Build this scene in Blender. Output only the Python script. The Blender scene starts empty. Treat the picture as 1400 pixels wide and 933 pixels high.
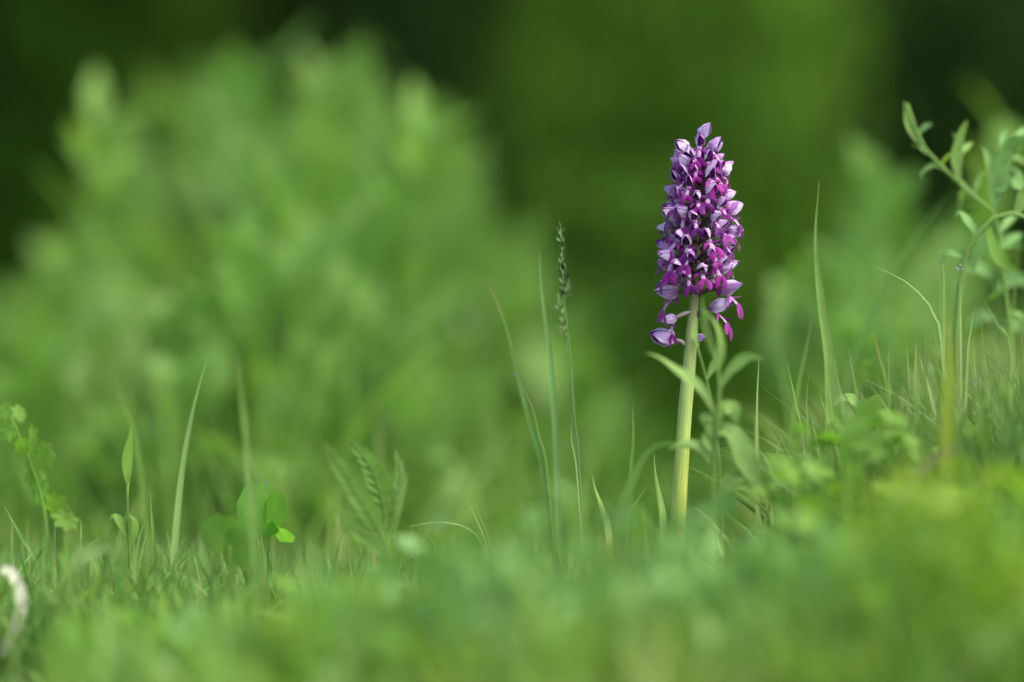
import bpy, math, random
import numpy as np
from mathutils import Vector, Matrix, Euler, Quaternion
R = math.radians
rng = np.random.default_rng(7)
random.seed(7)
SC = bpy.context.scene
COL = SC.collection

# ------------------------------------------------------------------ camera, world, sun, exposure
ZC = 0.18            # lens height above the crest of the meadow
D0 = 3.11            # focus distance
PX = 0.0004          # metres per photo pixel at the focus distance
cam_d = bpy.data.cameras.new('camera'); cam = bpy.data.objects.new('camera', cam_d); COL.objects.link(cam)
cam.location = (0, 0, ZC); cam.rotation_euler = (R(90), 0, 0)
cam_d.sensor_width = 36; cam_d.lens = 36 * D0 / (1400 * PX)
cam_d.clip_start = 0.05; cam_d.clip_end = 500
cam_d.dof.use_dof = True; cam_d.dof.focus_distance = D0 - 0.012; cam_d.dof.aperture_fstop = 2.7
SC.camera = cam

w = bpy.data.worlds.new('World'); SC.world = w; w.use_nodes = True
nt = w.node_tree; bg = nt.nodes['Background']
sky = nt.nodes.new('ShaderNodeTexSky'); sky.sky_type = 'NISHITA'; sky.sun_disc = False
SUN_EL, SUN_AZ = 55, 118     # azimuth measured from +Y (view direction) towards +X
sky.sun_elevation = R(SUN_EL); sky.sun_rotation = R(SUN_AZ); sky.air_density = 1.0; sky.dust_density = 2.5; sky.ozone_density = 0.6
nt.links.new(sky.outputs[0], bg.inputs[0]); bg.inputs[1].default_value = 0.135
sun_d = bpy.data.lights.new('sun', 'SUN'); sun = bpy.data.objects.new('sun', sun_d); COL.objects.link(sun)
sun_d.energy = 2.3; sun_d.angle = R(45); sun_d.color = (1.0, 0.93, 0.80)
sdir = Vector((math.sin(R(SUN_AZ)) * math.cos(R(SUN_EL)), math.cos(R(SUN_AZ)) * math.cos(R(SUN_EL)), math.sin(R(SUN_EL))))
sun.rotation_euler = sdir.to_track_quat('Z', 'Y').to_euler(); sun.location = (2, 2, 5)

SC.view_settings.view_transform = 'Standard'; SC.view_settings.look = 'None'
SC.view_settings.exposure = 1.3; SC.view_settings.gamma = 1.0
SC.render.engine = 'CYCLES'
SC.cycles.use_denoising = True
SC.cycles.max_bounces = 8; SC.cycles.diffuse_bounces = 4; SC.cycles.transmission_bounces = 4
SC.cycles.transparent_max_bounces = 8
SC.cycles.caustics_reflective = False; SC.cycles.caustics_refractive = False
SC.cycles.sample_clamp_indirect = 4.0

# ------------------------------------------------------------------ helpers
def at(px, py, Y=D0):
    s = PX * Y / D0
    return Vector(((px - 700) * s, Y, ZC - (py - 466.5) * s))

def ground_z(x, y):
    x = np.asarray(x, float); y = np.asarray(y, float)
    d = np.clip(y - 3.45, 0, None)
    z = -0.16 * d + 0.0 * x
    z = np.where(d > 7, -1.12 - 0.02 * (d - 7), z)
    far = np.clip(y - 19, 0, None)
    z = z + 0.35 * far
    z = np.minimum(z, 22 + 0 * z)
    near = np.clip(1 - np.abs(y - 2.5) / 6, 0, 1)
    z = z + near * 0.006 * (np.sin(x * 9 + 1) * np.cos(y * 7) + 0.6 * np.sin(x * 23 + y * 17)) 
    z = z + np.clip(d / 6, 0, 1) * 0.05 * np.sin(x * 1.3 + y * 0.7)
    return z
def gz(x, y): return float(ground_z(x, y))

def tag(o, label=None, cat=None, group=None, kind=None):
    if label: o['label'] = label
    if cat: o['category'] = cat
    if group: o['group'] = group
    if kind: o['kind'] = kind
    return o

class MB:
    """collects faces with a per-piece random value and uv"""
    def __init__(s): s.v = []; s.f = []; s.r = []; s.uv = []; s.mi = []
    def add(s, verts, faces, rnd=0.5, uv=None, mi=0):
        b = len(s.v); s.v.extend([tuple(p) for p in verts]); s.r.extend([rnd] * len(verts))
        s.uv.extend(uv if uv is not None else [(0.5, 0.5)] * len(verts))
        for f in faces: s.f.append(tuple(i + b for i in f)); s.mi.append(mi)
    def mesh(s, name, mats, smooth=True):
        me = bpy.data.meshes.new(name); me.from_pydata(s.v, [], s.f)
        for m in (mats if isinstance(mats, (list, tuple)) else [mats]): me.materials.append(m)
        finish(me, np.array(s.r, np.float32), np.array(s.uv, np.float32), smooth)
        if any(s.mi): me.polygons.foreach_set('material_index', s.mi)
        return me
    def build(s, name, mats, parent=None, smooth=True):
        return link(name, s.mesh(name, mats, smooth), parent)

def finish(me, rnd, uv, smooth=True):
    a = me.attributes.new('rnd', 'FLOAT', 'POINT'); a.data.foreach_set('value', rnd)
    li = np.empty(len(me.loops), np.int32); me.loops.foreach_get('vertex_index', li)
    ul = me.uv_layers.new(name='UVMap'); ul.data.foreach_set('uv', uv[li].astype(np.float32).ravel())
    if smooth: me.polygons.foreach_set('use_smooth', np.ones(len(me.polygons), bool))
    me.update()

def link(name, data, parent=None, mat=None):
    o = bpy.data.objects.new(name, data); COL.objects.link(o)
    if parent: o.parent = parent
    if mat is not None: o.matrix_local = mat
    return o
def empty(name, loc=(0, 0, 0), rz=0):
    o = bpy.data.objects.new(name, None); COL.objects.link(o); o.empty_display_size = .02
    o.location = loc; o.rotation_euler = (0, 0, rz); return o
def copy_tree(o, parent=None):
    kids = list(o.children)
    c = o.copy(); COL.objects.link(c); c.parent = parent
    for ch in kids: copy_tree(ch, c)
    return c

def spline(pts, n):
    """Catmull-Rom through pts, n samples even in parameter length"""
    P = [np.array(p, float) for p in pts]
    if len(P) == 2: return [P[0] + (P[1] - P[0]) * t for t in np.linspace(0, 1, n)]
    P = [2 * P[0] - P[1]] + P + [2 * P[-1] - P[-2]]
    seg = len(P) - 3
    L = [np.linalg.norm(P[i + 2] - P[i + 1]) for i in range(seg)]; cum = np.concatenate([[0], np.cumsum(L)]); cum /= cum[-1]
    out = []
    for t in np.linspace(0, 1, n):
        i = min(seg - 1, int(np.searchsorted(cum, t, 'right') - 1)); u = (t - cum[i]) / max(1e-9, cum[i + 1] - cum[i])
        a, b, c, d = P[i:i + 4]
        out.append(0.5 * ((2 * b) + (c - a) * u + (2 * a - 5 * b + 4 * c - d) * u * u + (3 * b - a - 3 * c + d) * u ** 3))
    return out

def ribbon(mb, pts, width, n=14, face=(0, -1, 0), twist=0.0, fold=0.25, prof=None, rnd=0.5, mi=0, twist0=0.0):
    """leaf-like blade along pts (base -> tip)"""
    S = spline(pts, n); V = []; UV = []; F = []
    for i, p in enumerate(S):
        t = i / (n - 1)
        T = Vector(S[min(i + 1, n - 1)] - S[max(i - 1, 0)]).normalized()
        side = T.cross(Vector(face))
        if side.length < 1e-3: side = T.cross(Vector((1, 0, .1)))
        side.normalize()
        side = Quaternion(T, twist0 + twist * t) @ side
        nrm = side.cross(T).normalized()
        wd = width * (prof(t) if prof else (0.55 + 0.45 * math.sin(min(t * 2.2, 1.57))) * (1 - t ** 2.6) ** 0.9) * 0.5
        wd = max(wd, width * 0.012)
        c = Vector(p)
        V += [c + side * wd, c - nrm * wd * fold, c - side * wd]
        UV += [(0, t), (0.5, t), (1, t)]
        if i: 
            b = (i - 1) * 3
            F += [(b, b + 3, b + 4, b + 1), (b + 1, b + 4, b + 5, b + 2)]
    mb.add(V, F, rnd, UV, mi)

def tube(mb, pts, r0, r1, n=10, k=8, rnd=0.5, mi=0, rib=0.0, rf=None, cap=True):
    S = spline(pts, n); V = []; UV = []; F = []
    ref = Vector((0.13, -0.9, 0.21))
    for i, p in enumerate(S):
        t = i / (n - 1)
        T = Vector(S[min(i + 1, n - 1)] - S[max(i - 1, 0)]).normalized()
        a = T.cross(ref).normalized(); b = T.cross(a)
        r = (r0 + (r1 - r0) * t) if rf is None else rf(t)
        for j in range(k):
            an = 2 * math.pi * j / k; rr = r * (1 + rib * (1 if j % 2 else -1))
            V.append(Vector(p) + (a * math.cos(an) + b * math.sin(an)) * rr); UV.append((j / k, t))
        if i:
            o = (i - 1) * k
            for j in range(k): F.append((o + j, o + (j + 1) % k, o + k + (j + 1) % k, o + k + j))
    if cap:
        F.append(tuple(range(k))[::-1]); F.append(tuple(range((n - 1) * k, n * k)))
    mb.add(V, F, rnd, UV, mi)

# ------------------------------------------------------------------ materials
def leafmat(name, c1, c2, c3=None, trans=0.35, rough=0.55, veins=0.0, spec=0.2, nscale=25, streak=0.25, tip=None):
    """c1..c3 vary by piece; fine relief and streaks along the blade"""
    m = bpy.data.materials.new(name); m.use_nodes = True; n = m.node_tree.nodes; l = m.node_tree.links
    n.clear(); out = n.new('ShaderNodeOutputMaterial')
    at_ = n.new('ShaderNodeAttribute'); at_.attribute_name = 'rnd'
    oi = n.new('ShaderNodeObjectInfo')
    add = n.new('ShaderNodeMath'); add.operation = 'ADD'; l.new(at_.outputs['Fac'], add.inputs[0])
    mu = n.new('ShaderNodeMath'); mu.operation = 'MULTIPLY'; l.new(oi.outputs['Random'], mu.inputs[0]); mu.inputs[1].default_value = 0.45
    l.new(mu.outputs[0], add.inputs[1])
    fr = n.new('ShaderNodeMath'); fr.operation = 'FRACT'; l.new(add.outputs[0], fr.inputs[0])
    ramp = n.new('ShaderNodeValToRGB'); l.new(fr.outputs[0], ramp.inputs[0])
    e = ramp.color_ramp.elements; e[0].color = (*c1, 1); e[1].color = (*c2, 1); e[0].position = 0.1; e[1].position = 0.6
    if c3: x = ramp.color_ramp.elements.new(0.95); x.color = (*c3, 1)
    uv = n.new('ShaderNodeUVMap')
    mp = n.new('ShaderNodeMapping'); mp.inputs['Scale'].default_value = (14, 1.2, 1); l.new(uv.outputs[0], mp.inputs[0])
    nz = n.new('ShaderNodeTexNoise'); nz.inputs['Scale'].default_value = 3; nz.inputs['Detail'].default_value = 3; l.new(mp.outputs[0], nz.inputs['Vector'])
    geo = n.new('ShaderNodeNewGeometry')
    nz2 = n.new('ShaderNodeTexNoise'); nz2.inputs['Scale'].default_value = nscale; l.new(geo.outputs['Position'], nz2.inputs['Vector'])
    s = n.new('ShaderNodeMath'); s.operation = 'ADD'; l.new(nz.outputs[0], s.inputs[0]); l.new(nz2.outputs[0], s.inputs[1])
    mr = n.new('ShaderNodeMapRange'); mr.inputs['From Min'].default_value = 0.6; mr.inputs['From Max'].default_value = 1.4
    mr.inputs['To Min'].default_value = 1 - streak; mr.inputs['To Max'].default_value = 1 + streak; l.new(s.outputs[0], mr.inputs[0])
    vm = n.new('ShaderNodeVectorMath'); vm.operation = 'SCALE'; l.new(ramp.outputs[0], vm.inputs[0]); l.new(mr.outputs[0], vm.inputs['Scale'])
    col = vm.outputs[0]
    if tip:
        sep = n.new('ShaderNodeSeparateXYZ'); l.new(uv.outputs[0], sep.inputs[0])
        m2 = n.new('ShaderNodeMapRange'); m2.inputs['From Min'].default_value = 0.85; m2.inputs['From Max'].default_value = 1.0; l.new(sep.outputs['Y'], m2.inputs[0])
        mx = n.new('ShaderNodeMix'); mx.data_type = 'RGBA'; l.new(m2.outputs[0], mx.inputs['Factor']); l.new(col, mx.inputs['A']); mx.inputs['B'].default_value = (*tip, 1)
        col = mx.outputs['Result']
    if veins:
        sep = n.new('ShaderNodeSeparateXYZ'); l.new(uv.outputs[0], sep.inputs[0])
        a = n.new('ShaderNodeMath'); a.operation = 'SUBTRACT'; l.new(sep.outputs['X'], a.inputs[0]); a.inputs[1].default_value = 0.5
        b = n.new('ShaderNodeMath'); b.operation = 'ABSOLUTE'; l.new(a.outputs[0], b.inputs[0])
        # side veins slant from the midrib
        c = n.new('ShaderNodeMath'); c.operation = 'MULTIPLY_ADD'; l.new(b.outputs[0], c.inputs[0]); c.inputs[1].default_value = -0.9; l.new(sep.outputs['Y'], c.inputs[2])
        d = n.new('ShaderNodeMath'); d.operation = 'MULTIPLY'; l.new(c.outputs[0], d.inputs[0]); d.inputs[1].default_value = 55
        sn = n.new('ShaderNodeMath'); sn.operation = 'SINE'; l.new(d.outputs[0], sn.inputs[0])
        m3 = n.new('ShaderNodeMapRange'); m3.inputs['From Min'].default_value = 0.75; m3.inputs['From Max'].default_value = 1; m3.inputs['To Max'].default_value = veins; l.new(sn.outputs[0], m3.inputs[0])
        m4 = n.new('ShaderNodeMapRange'); m4.inputs['From Min'].default_value = 0.05; m4.inputs['From Max'].default_value = 0.0; m4.inputs['To Max'].default_value = veins; l.new(b.outputs[0], m4.inputs[0])
        mxx = n.new('ShaderNodeMath'); mxx.operation = 'MAXIMUM'; l.new(m3.outputs[0], mxx.inputs[0]); l.new(m4.outputs[0], mxx.inputs[1])
        mx = n.new('ShaderNodeMix'); mx.data_type = 'RGBA'; l.new(mxx.outputs[0], mx.inputs['Factor']); l.new(col, mx.inputs['A']); mx.inputs['B'].default_value = (0.28, 0.38, 0.16, 1)
        col = mx.outputs['Result']
    p = n.new('ShaderNodeBsdfPrincipled'); l.new(col, p.inputs['Base Color']); p.inputs['Roughness'].default_value = rough
    p.inputs['Specular IOR Level'].default_value = spec
    bp = n.new('ShaderNodeBump'); bp.inputs['Strength'].default_value = 0.25; bp.inputs['Distance'].default_value = 0.0006; l.new(nz.outputs[0], bp.inputs['Height']); l.new(bp.outputs[0], p.inputs['Normal'])
    tr = n.new('ShaderNodeBsdfTranslucent')
    ty = n.new('ShaderNodeVectorMath'); ty.operation = 'MULTIPLY'; l.new(col, ty.inputs[0]); ty.inputs[1].default_value = (1.25, 1.35, 0.55); l.new(ty.outputs[0], tr.inputs['Color'])
    ms = n.new('ShaderNodeMixShader'); ms.inputs[0].default_value = trans; l.new(p.outputs[0], ms.inputs[1]); l.new(tr.outputs[0], ms.inputs[2])
    l.new(ms.outputs[0], out.inputs[0])
    return m

def plain(name, col, rough=0.6, spec=0.3, c2=None, scale=40, bump=0.3, dist=0.002):
    m = bpy.data.materials.new(name); m.use_nodes = True; n = m.node_tree.nodes; l = m.node_tree.links
    p = n['Principled BSDF']; p.inputs['Roughness'].default_value = rough; p.inputs['Specular IOR Level'].default_value = spec
    nz = n.new('ShaderNodeTexNoise'); nz.inputs['Scale'].default_value = scale; nz.inputs['Detail'].default_value = 6
    geo = n.new('ShaderNodeNewGeometry'); l.new(geo.outputs['Position'], nz.inputs['Vector'])
    mx = n.new('ShaderNodeMix'); mx.data_type = 'RGBA'; l.new(nz.outputs[0], mx.inputs['Factor']); mx.inputs['A'].default_value = (*col, 1); mx.inputs['B'].default_value = (*(c2 or [c * .6 for c in col]), 1)
    l.new(mx.outputs['Result'], p.inputs['Base Color'])
    bp = n.new('ShaderNodeBump'); bp.inputs['Strength'].default_value = bump; bp.inputs['Distance'].default_value = dist; l.new(nz.outputs[0], bp.inputs['Height']); l.new(bp.outputs[0], p.inputs['Normal'])
    return m

G_GRASS = leafmat('meadow_grass', (0.10, 0.23, 0.04), (0.22, 0.35, 0.065), (0.38, 0.43, 0.16), trans=0.4, tip=(0.16, 0.22, 0.08))
G_BLADE = leafmat('crisp_grass', (0.12, 0.25, 0.06), (0.16, 0.29, 0.06), (0.22, 0.34, 0.10), trans=0.35, nscale=60, tip=(0.2, 0.22, 0.09))
G_LIGHT = leafmat('pale_grass', (0.24, 0.38, 0.12), (0.28, 0.40, 0.14), trans=0.35)
G_YELLOW = leafmat('yellow_green_leaf', (0.16, 0.31, 0.03), (0.22, 0.34, 0.035), (0.27, 0.34, 0.045), trans=0.45)
G_DARKLEAF = leafmat('dark_weed_leaf', (0.05, 0.13, 0.03), (0.08, 0.17, 0.04), trans=0.3)
G_BLUE = leafmat('blue_green_leaf', (0.13, 0.27, 0.07), (0.17, 0.32, 0.09), (0.20, 0.35, 0.13), trans=0.3)
G_CLOVER = leafmat('clover_leaf', (0.13, 0.28, 0.045), (0.18, 0.33, 0.055), trans=0.45, nscale=70)
G_ROUND = leafmat('round_leaf', (0.12, 0.31, 0.04), (0.15, 0.35, 0.05), trans=0.5, nscale=70, veins=.35)
G_HERB = leafmat('herb_leaf', (0.14, 0.29, 0.045), (0.19, 0.35, 0.06), (0.24, 0.38, 0.11), trans=0.4, veins=0.25)
G_VETCH = leafmat('downy_leaf', (0.16, 0.30, 0.07), (0.21, 0.35, 0.08), trans=0.35, veins=0.4)
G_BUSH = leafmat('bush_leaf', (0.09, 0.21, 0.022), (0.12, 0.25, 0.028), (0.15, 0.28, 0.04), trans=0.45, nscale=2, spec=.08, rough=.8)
G_SHADE = leafmat('shade_coloured_bush_leaf', (0.025, 0.06, 0.010), (0.038, 0.08, 0.013), trans=0.2, nscale=2, spec=.08, rough=.8)  # leaf colour darkened to stand in for shaded gaps in the wood edge
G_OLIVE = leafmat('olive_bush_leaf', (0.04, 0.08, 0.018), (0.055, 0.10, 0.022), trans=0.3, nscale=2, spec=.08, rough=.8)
DRY = leafmat('dry_straw', (0.60, 0.60, 0.50), (0.54, 0.54, 0.42), trans=0.25)
PINK = leafmat('dry_pink_stem', (0.42, 0.26, 0.17), (0.40, 0.25, 0.16), trans=0.1)
SOIL = plain('meadow_soil', (0.05, 0.055, 0.02), 0.95, 0.1, (0.03, 0.045, 0.012), 30, 0.8, 0.01)
BARK = plain('bark', (0.12, 0.115, 0.11), 0.95, 0.1, (0.06, 0.06, 0.06), 14, 1.0, 0.02)
TWIG = plain('twig', (0.06, 0.07, 0.03), 0.8, 0.2, (0.04, 0.05, 0.02), 20)

# ------------------------------------------------------------------ ground
def make_ground():
    xs = np.concatenate([np.linspace(-150, -6, 14)[:-1], np.linspace(-6, -1.2, 16)[:-1], np.linspace(-1.2, 1.2, 61), np.linspace(1.2, 6, 16)[1:], np.linspace(6, 150, 14)[1:]])
    ys = np.concatenate([np.linspace(-120, 0, 10)[:-1], np.linspace(0, 4.5, 90), np.linspace(4.5, 30, 60)[1:], np.linspace(30, 250, 25)[1:]])
    X, Y = np.meshgrid(xs, ys); Z = ground_z(X, Y)
    nx, ny = len(xs), len(ys)
    v = np.stack([X, Y, Z], -1).reshape(-1, 3)
    f = [(j * nx + i, j * nx + i + 1, (j + 1) * nx + i + 1, (j + 1) * nx + i) for j in range(ny - 1) for i in range(nx - 1)]
    mb = MB(); mb.add(v, f); o = mb.build('ground', SOIL); tag(o, kind='structure')
make_ground()

# ------------------------------------------------------------------ batched grass (numpy)
def grass_field(name, mat, x, y, h, wd, lean, laz, rnd, base_z, kind='stuff', label=None, cat=None, n=6, curl=None):
    """every blade a folded tapering ribbon; arrays per blade"""
    N = len(x); t = np.linspace(0, 1, n)[None, :]
    curl = np.ones(N) if curl is None else curl
    off = (lean[:, None] * h[:, None]) * (0.25 * t + 0.75 * t ** 2 * curl[:, None])
    zz = h[:, None] * (t - 0.42 * np.clip(lean[:, None], 0, 1.2) * t ** 3)
    cx = x[:, None] + np.cos(laz)[:, None] * off; cy = y[:, None] + np.sin(laz)[:, None] * off; cz = base_z[:, None] + zz
    fa = rng.uniform(0, 2 * np.pi, N)[:, None] + rng.normal(0, .5, N)[:, None] * t
    prof = (0.6 + 0.4 * np.sin(np.minimum(t * 2.4, 1.57))) * (1 - t ** 2.4) ** 0.9 * 0.5 + 0.01
    hw = wd[:, None] * prof
    sx, sy = np.cos(fa), np.sin(fa)
    A = np.stack([cx + sx * hw, cy + sy * hw, cz], -1)
    B = np.stack([cx - sy * hw * .3, cy + sx * hw * .3, cz], -1)
    C = np.stack([cx - sx * hw, cy - sy * hw, cz], -1)
    V = np.stack([A, B, C], 2).reshape(N * n * 3, 3)
    b = (np.arange(N) * n * 3)[:, None, None] + (np.arange(n - 1) * 3)[None, :, None]
    q = np.array([[0, 3, 4, 1], [1, 4, 5, 2]])
    F = (b[..., None] + q[None, None]).reshape(-1, 4)
    me = bpy.data.meshes.new(name)
    me.vertices.add(len(V)); me.vertices.foreach_set('co', V.astype(np.float32).ravel())
    me.loops.add(F.size); me.loops.foreach_set('vertex_index', F.astype(np.int32).ravel())
    me.polygons.add(len(F)); me.polygons.foreach_set('loop_start', np.arange(0, F.size, 4, dtype=np.int32)); 
    me.update(calc_edges=True); me.materials.append(mat)
    uu = np.tile(np.array([0, .5, 1]), N * n); vv = np.tile(np.repeat(np.linspace(0, 1, n), 3), N)
    finish(me, np.repeat(rnd, n * 3).astype(np.float32), np.stack([uu, vv], -1))
    o = link(name, me); tag(o, label, cat, kind=kind); return o

def leaf_cloud(mb_lists, centers, size, aspect=0.5, tri=False):
    pass

def cloud_mesh(name, mat, P, size, rnd, aspect=0.5, up=0.3):
    """many small pointed leaves (2 folded quads -> 4 tris) at points P"""
    N = len(P)
    d = rng.normal(0, 1, (N, 3)); d[:, 2] = d[:, 2] * 0.6 + up; d /= np.linalg.norm(d, axis=1)[:, None]
    r = rng.normal(0, 1, (N, 3)); s = np.cross(d, r); s /= np.linalg.norm(s, axis=1)[:, None]
    nn = np.cross(d, s)
    L = size[:, None]; W = L * aspect * 0.5
    base = P; tip = P + d * L - nn * L * 0.12; mid = P + d * L * 0.45
    a = mid + s * W - nn * L * .06; b = mid - s * W - nn * L * .06
    V = np.stack([base, a, tip, b, mid + nn * L * .03], 1).reshape(-1, 3)
    o = (np.arange(N) * 5)[:, None, None]; q = np.array([[0, 1, 4], [1, 2, 4], [2, 3, 4], [3, 0, 4]])[None]
    F = (o + q).reshape(-1, 3)
    me = bpy.data.meshes.new(name)
    me.vertices.add(len(V)); me.vertices.foreach_set('co', V.astype(np.float32).ravel())
    me.loops.add(F.size); me.loops.foreach_set('vertex_index', F.astype(np.int32).ravel())
    me.polygons.add(len(F)); me.polygons.foreach_set('loop_start', np.arange(0, F.size, 3, dtype=np.int32))
    me.update(calc_edges=True); me.materials.append(mat)
    uv = np.tile(np.array([[.5, 0], [1, .45], [.5, 1], [0, .45], [.5, .45]]), (N, 1))
    finish(me, np.repeat(rnd, 5).astype(np.float32), uv, smooth=False)
    return me

# ------------------------------------------------------------------ background: bushes and trees of the wood edge
def make_bush(mat, n=3800, seed=0, clumps=14, leaf=0.055):
    g = np.random.default_rng(seed)
    root = empty('bush')
    cs = g.normal(0, 1, (clumps, 3)); cs /= np.linalg.norm(cs, axis=1)[:, None]; cs *= g.uniform(.25, 1, (clumps, 1)) * np.array([.38, .38, .45]); cs[:, 2] += 0.52
    k = g.integers(0, clumps, n); P = cs[k] + g.normal(0, 1, (n, 3)) * 0.13 * g.uniform(.4, 1, (n, 1))
    P = P[P[:, 2] > 0.02]
    rn = (k[:len(P)] * 0.137 + g.uniform(0, .35, len(P))) % 1
    link('foliage', cloud_mesh('bush_foliage', mat, P, g.uniform(leaf * .6, leaf * 1.3, len(P)), rn), root)
    for c in cs[:7]:
        mb = MB(); mid = np.array([c[0] * .35, c[1] * .35, c[2] * .5]); tube(mb, [(0, 0, -0.05), mid, c], 0.014, 0.004, 7, 6)
        mb.build('branch', TWIG, root)
    return root

def make_tree(mat, seed, H=7.0, r=0.16, crown0=2.3, n=5200):
    g = np.random.default_rng(seed); root = empty('tree')
    mb = MB(); top = np.array([g.normal(0, .3), g.normal(0, .3), H * .8])
    tube(mb, [(0, 0, -0.3), (g.normal(0, .05), g.normal(0, .05), H * .3), top], r, r * .25, 14, 12, rf=lambda t: r * (1 - .75 * t) + r * .5 * max(0, 0.12 - t) / .12)
    mb.build('trunk', BARK, root)
    cl = []
    for i in range(16):
        a = i * 2.4; z = crown0 - .3 + (H * .8 - crown0) * i / 15; L = (1.9 - 1.1 * i / 15) * g.uniform(.8, 1.2)
        p0 = np.array([0, 0, z]) + top * [z / top[2] * .6, z / top[2] * .6, 0]; p2 = p0 + np.array([math.cos(a) * L, math.sin(a) * L, L * .45]); p1 = (p0 + p2) / 2 - [0, 0, .1]
        mb = MB(); tube(mb, [p0, p1, p2], r * .33 * (1 - i / 24), .008, 8, 7); mb.build('limb', BARK, root)
        cl += [p2, p1 + (p2 - p1) * .5, p2 + g.normal(0, .35, 3)]
    cl = np.array(cl); k = g.integers(0, len(cl), n); P = cl[k] + g.normal(0, 1, (n, 3)) * .34
    link('crown', cloud_mesh('tree_crown', mat, P, g.uniform(.08, .17, len(P)), (k * .17 + g.uniform(0, .3, n)) % 1), root)
    return root

bush_protos = {}
def put_bush(kind, px, py_mid, Y, size, label, name='bush'):
    """bush whose foliage centre shows at px,py_mid from the path; stands on the ground"""
    key = (kind, int(rng.integers(0, 2)))
    if key not in bush_protos:
        bush_protos[key] = make_bush({'bright': G_BUSH, 'dark': G_SHADE, 'olive': G_OLIVE}[kind], seed=hash(key[0]) % 7 + key[1] * 11 if False else (len(kind) * 3 + key[1]))
        o = bush_protos[key]
    else:
        o = copy_tree(bush_protos[key])
    p = at(px, py_mid, Y)
    z = gz(p.x, Y)
    h = max(0.5, (p.z - z) / 0.52)     # height needed for its centre
    o.location = (p.x, Y, z); o.scale = (size, size, h); o.rotation_euler = (0, 0, rng.uniform(0, 6.28))
    tag(o, label, 'bush', 'bushes along the wood edge')
    return o
BUSHES = [
 # kind, px, py, Y, size, label; the dark kind has wood shade put into its leaf colour
 ('bright', 830, 30, 11.5, 1.0, 'green bush filling the top centre behind the orchid'),
 ('bright', 1010, 150, 11.0, 1.1, 'bright green bush directly behind the top of the orchid'),
 ('bright', 820, 330, 9.5, 0.8, 'bright green bush between the seed head and the orchid'),
 ('bright', 1000, 380, 9.0, 0.8, 'low green bush behind the orchid flower spike'),
 ('bright', 1180, 40, 12.5, 0.9, 'green bush high up right of the orchid'),
 ('bright', 900, 250, 8.6, 0.9, 'bright green bush just left behind the orchid spike'),
 ('bright', 1110, 300, 9.2, 0.9, 'green bush between orchid and the tallest broad blade'),
 ('bright', 1000, 480, 7.8, 0.8, 'low green bush below the orchid spike'),
 ('bright', 1060, 30, 10.4, 1.0, 'green bush above and right of the orchid tip'),
 ('bright', 130, 70, 9.6, 0.7, 'green bush deep in shade at the top left above the herbs'),
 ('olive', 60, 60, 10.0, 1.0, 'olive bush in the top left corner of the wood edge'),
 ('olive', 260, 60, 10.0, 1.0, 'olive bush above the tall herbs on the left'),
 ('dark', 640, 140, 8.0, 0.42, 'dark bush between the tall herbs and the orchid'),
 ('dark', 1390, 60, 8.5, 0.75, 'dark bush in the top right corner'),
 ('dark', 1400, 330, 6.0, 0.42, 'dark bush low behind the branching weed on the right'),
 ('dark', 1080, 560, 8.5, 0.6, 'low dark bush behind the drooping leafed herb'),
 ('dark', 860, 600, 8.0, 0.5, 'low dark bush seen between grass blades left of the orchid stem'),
 ('olive', 500, 300, 10.0, 0.9, 'olive bush hidden behind the middle of the tall herbs'),
 ('olive', -330, 200, 11.0, 1.5, 'olive bush far out on the left'),
 ('bright', 1750, 150, 11.5, 1.5, 'green bush far out on the right'),
]
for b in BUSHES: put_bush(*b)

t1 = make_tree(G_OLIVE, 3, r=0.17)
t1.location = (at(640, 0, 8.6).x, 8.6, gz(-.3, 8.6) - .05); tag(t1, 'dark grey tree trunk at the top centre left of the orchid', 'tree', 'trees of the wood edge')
TR = [(1345, 12.8, 'dark tree trunk behind the top right corner'), (180, 14.5, 'dark tree behind the top left of the tall herbs'),
      (930, 15.5, 'tree deep in the wood behind the orchid'), (-500, 13, 'tree at the left end of the wood edge'), (2000, 14, 'tree at the right end of the wood edge'),
      (-1500, 15, 'outermost tree on the left'), (3000, 15, 'outermost tree on the right')]
for i, (px, Y, lb) in enumerate(TR):
    o = copy_tree(t1); x = at(px, 0, Y).x; o.location = (x, Y, gz(x, Y)); o.rotation_euler = (0, 0, i * 1.9 + 1); o['label'] = lb
# the wood behind: one far mass of foliage
n = 42000
P = np.stack([rng.uniform(-13, 13, n), rng.uniform(16.5, 21, n), rng.uniform(0, 1, n) ** .8 * 7.5], 1)
P[:, 2] += ground_z(P[:, 0], P[:, 1])
den = np.sin(P[:, 0] * 2.1) * np.sin(P[:, 2] * 1.7 + P[:, 0]) + .6 * np.sin(P[:, 1] * 3 + P[:, 0] * 3)
P = P[den > -0.55]
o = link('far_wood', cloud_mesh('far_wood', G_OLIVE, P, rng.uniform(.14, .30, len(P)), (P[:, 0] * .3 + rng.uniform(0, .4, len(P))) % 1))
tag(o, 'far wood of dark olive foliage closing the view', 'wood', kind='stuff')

# ------------------------------------------------------------------ meadow grass
def frustum(n, y0, y1, margin=0.28):
    y = np.sqrt(rng.uniform(y0 ** 2, y1 ** 2, n)); hx = 700 * PX * y / D0
    x = rng.uniform(-1, 1, n) * (hx + margin); return x, y
def screen_px(x, y): return 700 + x / (PX * y / D0)
def top_z(env_px, env_py, x, y):
    return ZC - (np.interp(screen_px(x, y), env_px, env_py) - 466.5) * PX * y / D0

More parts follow.
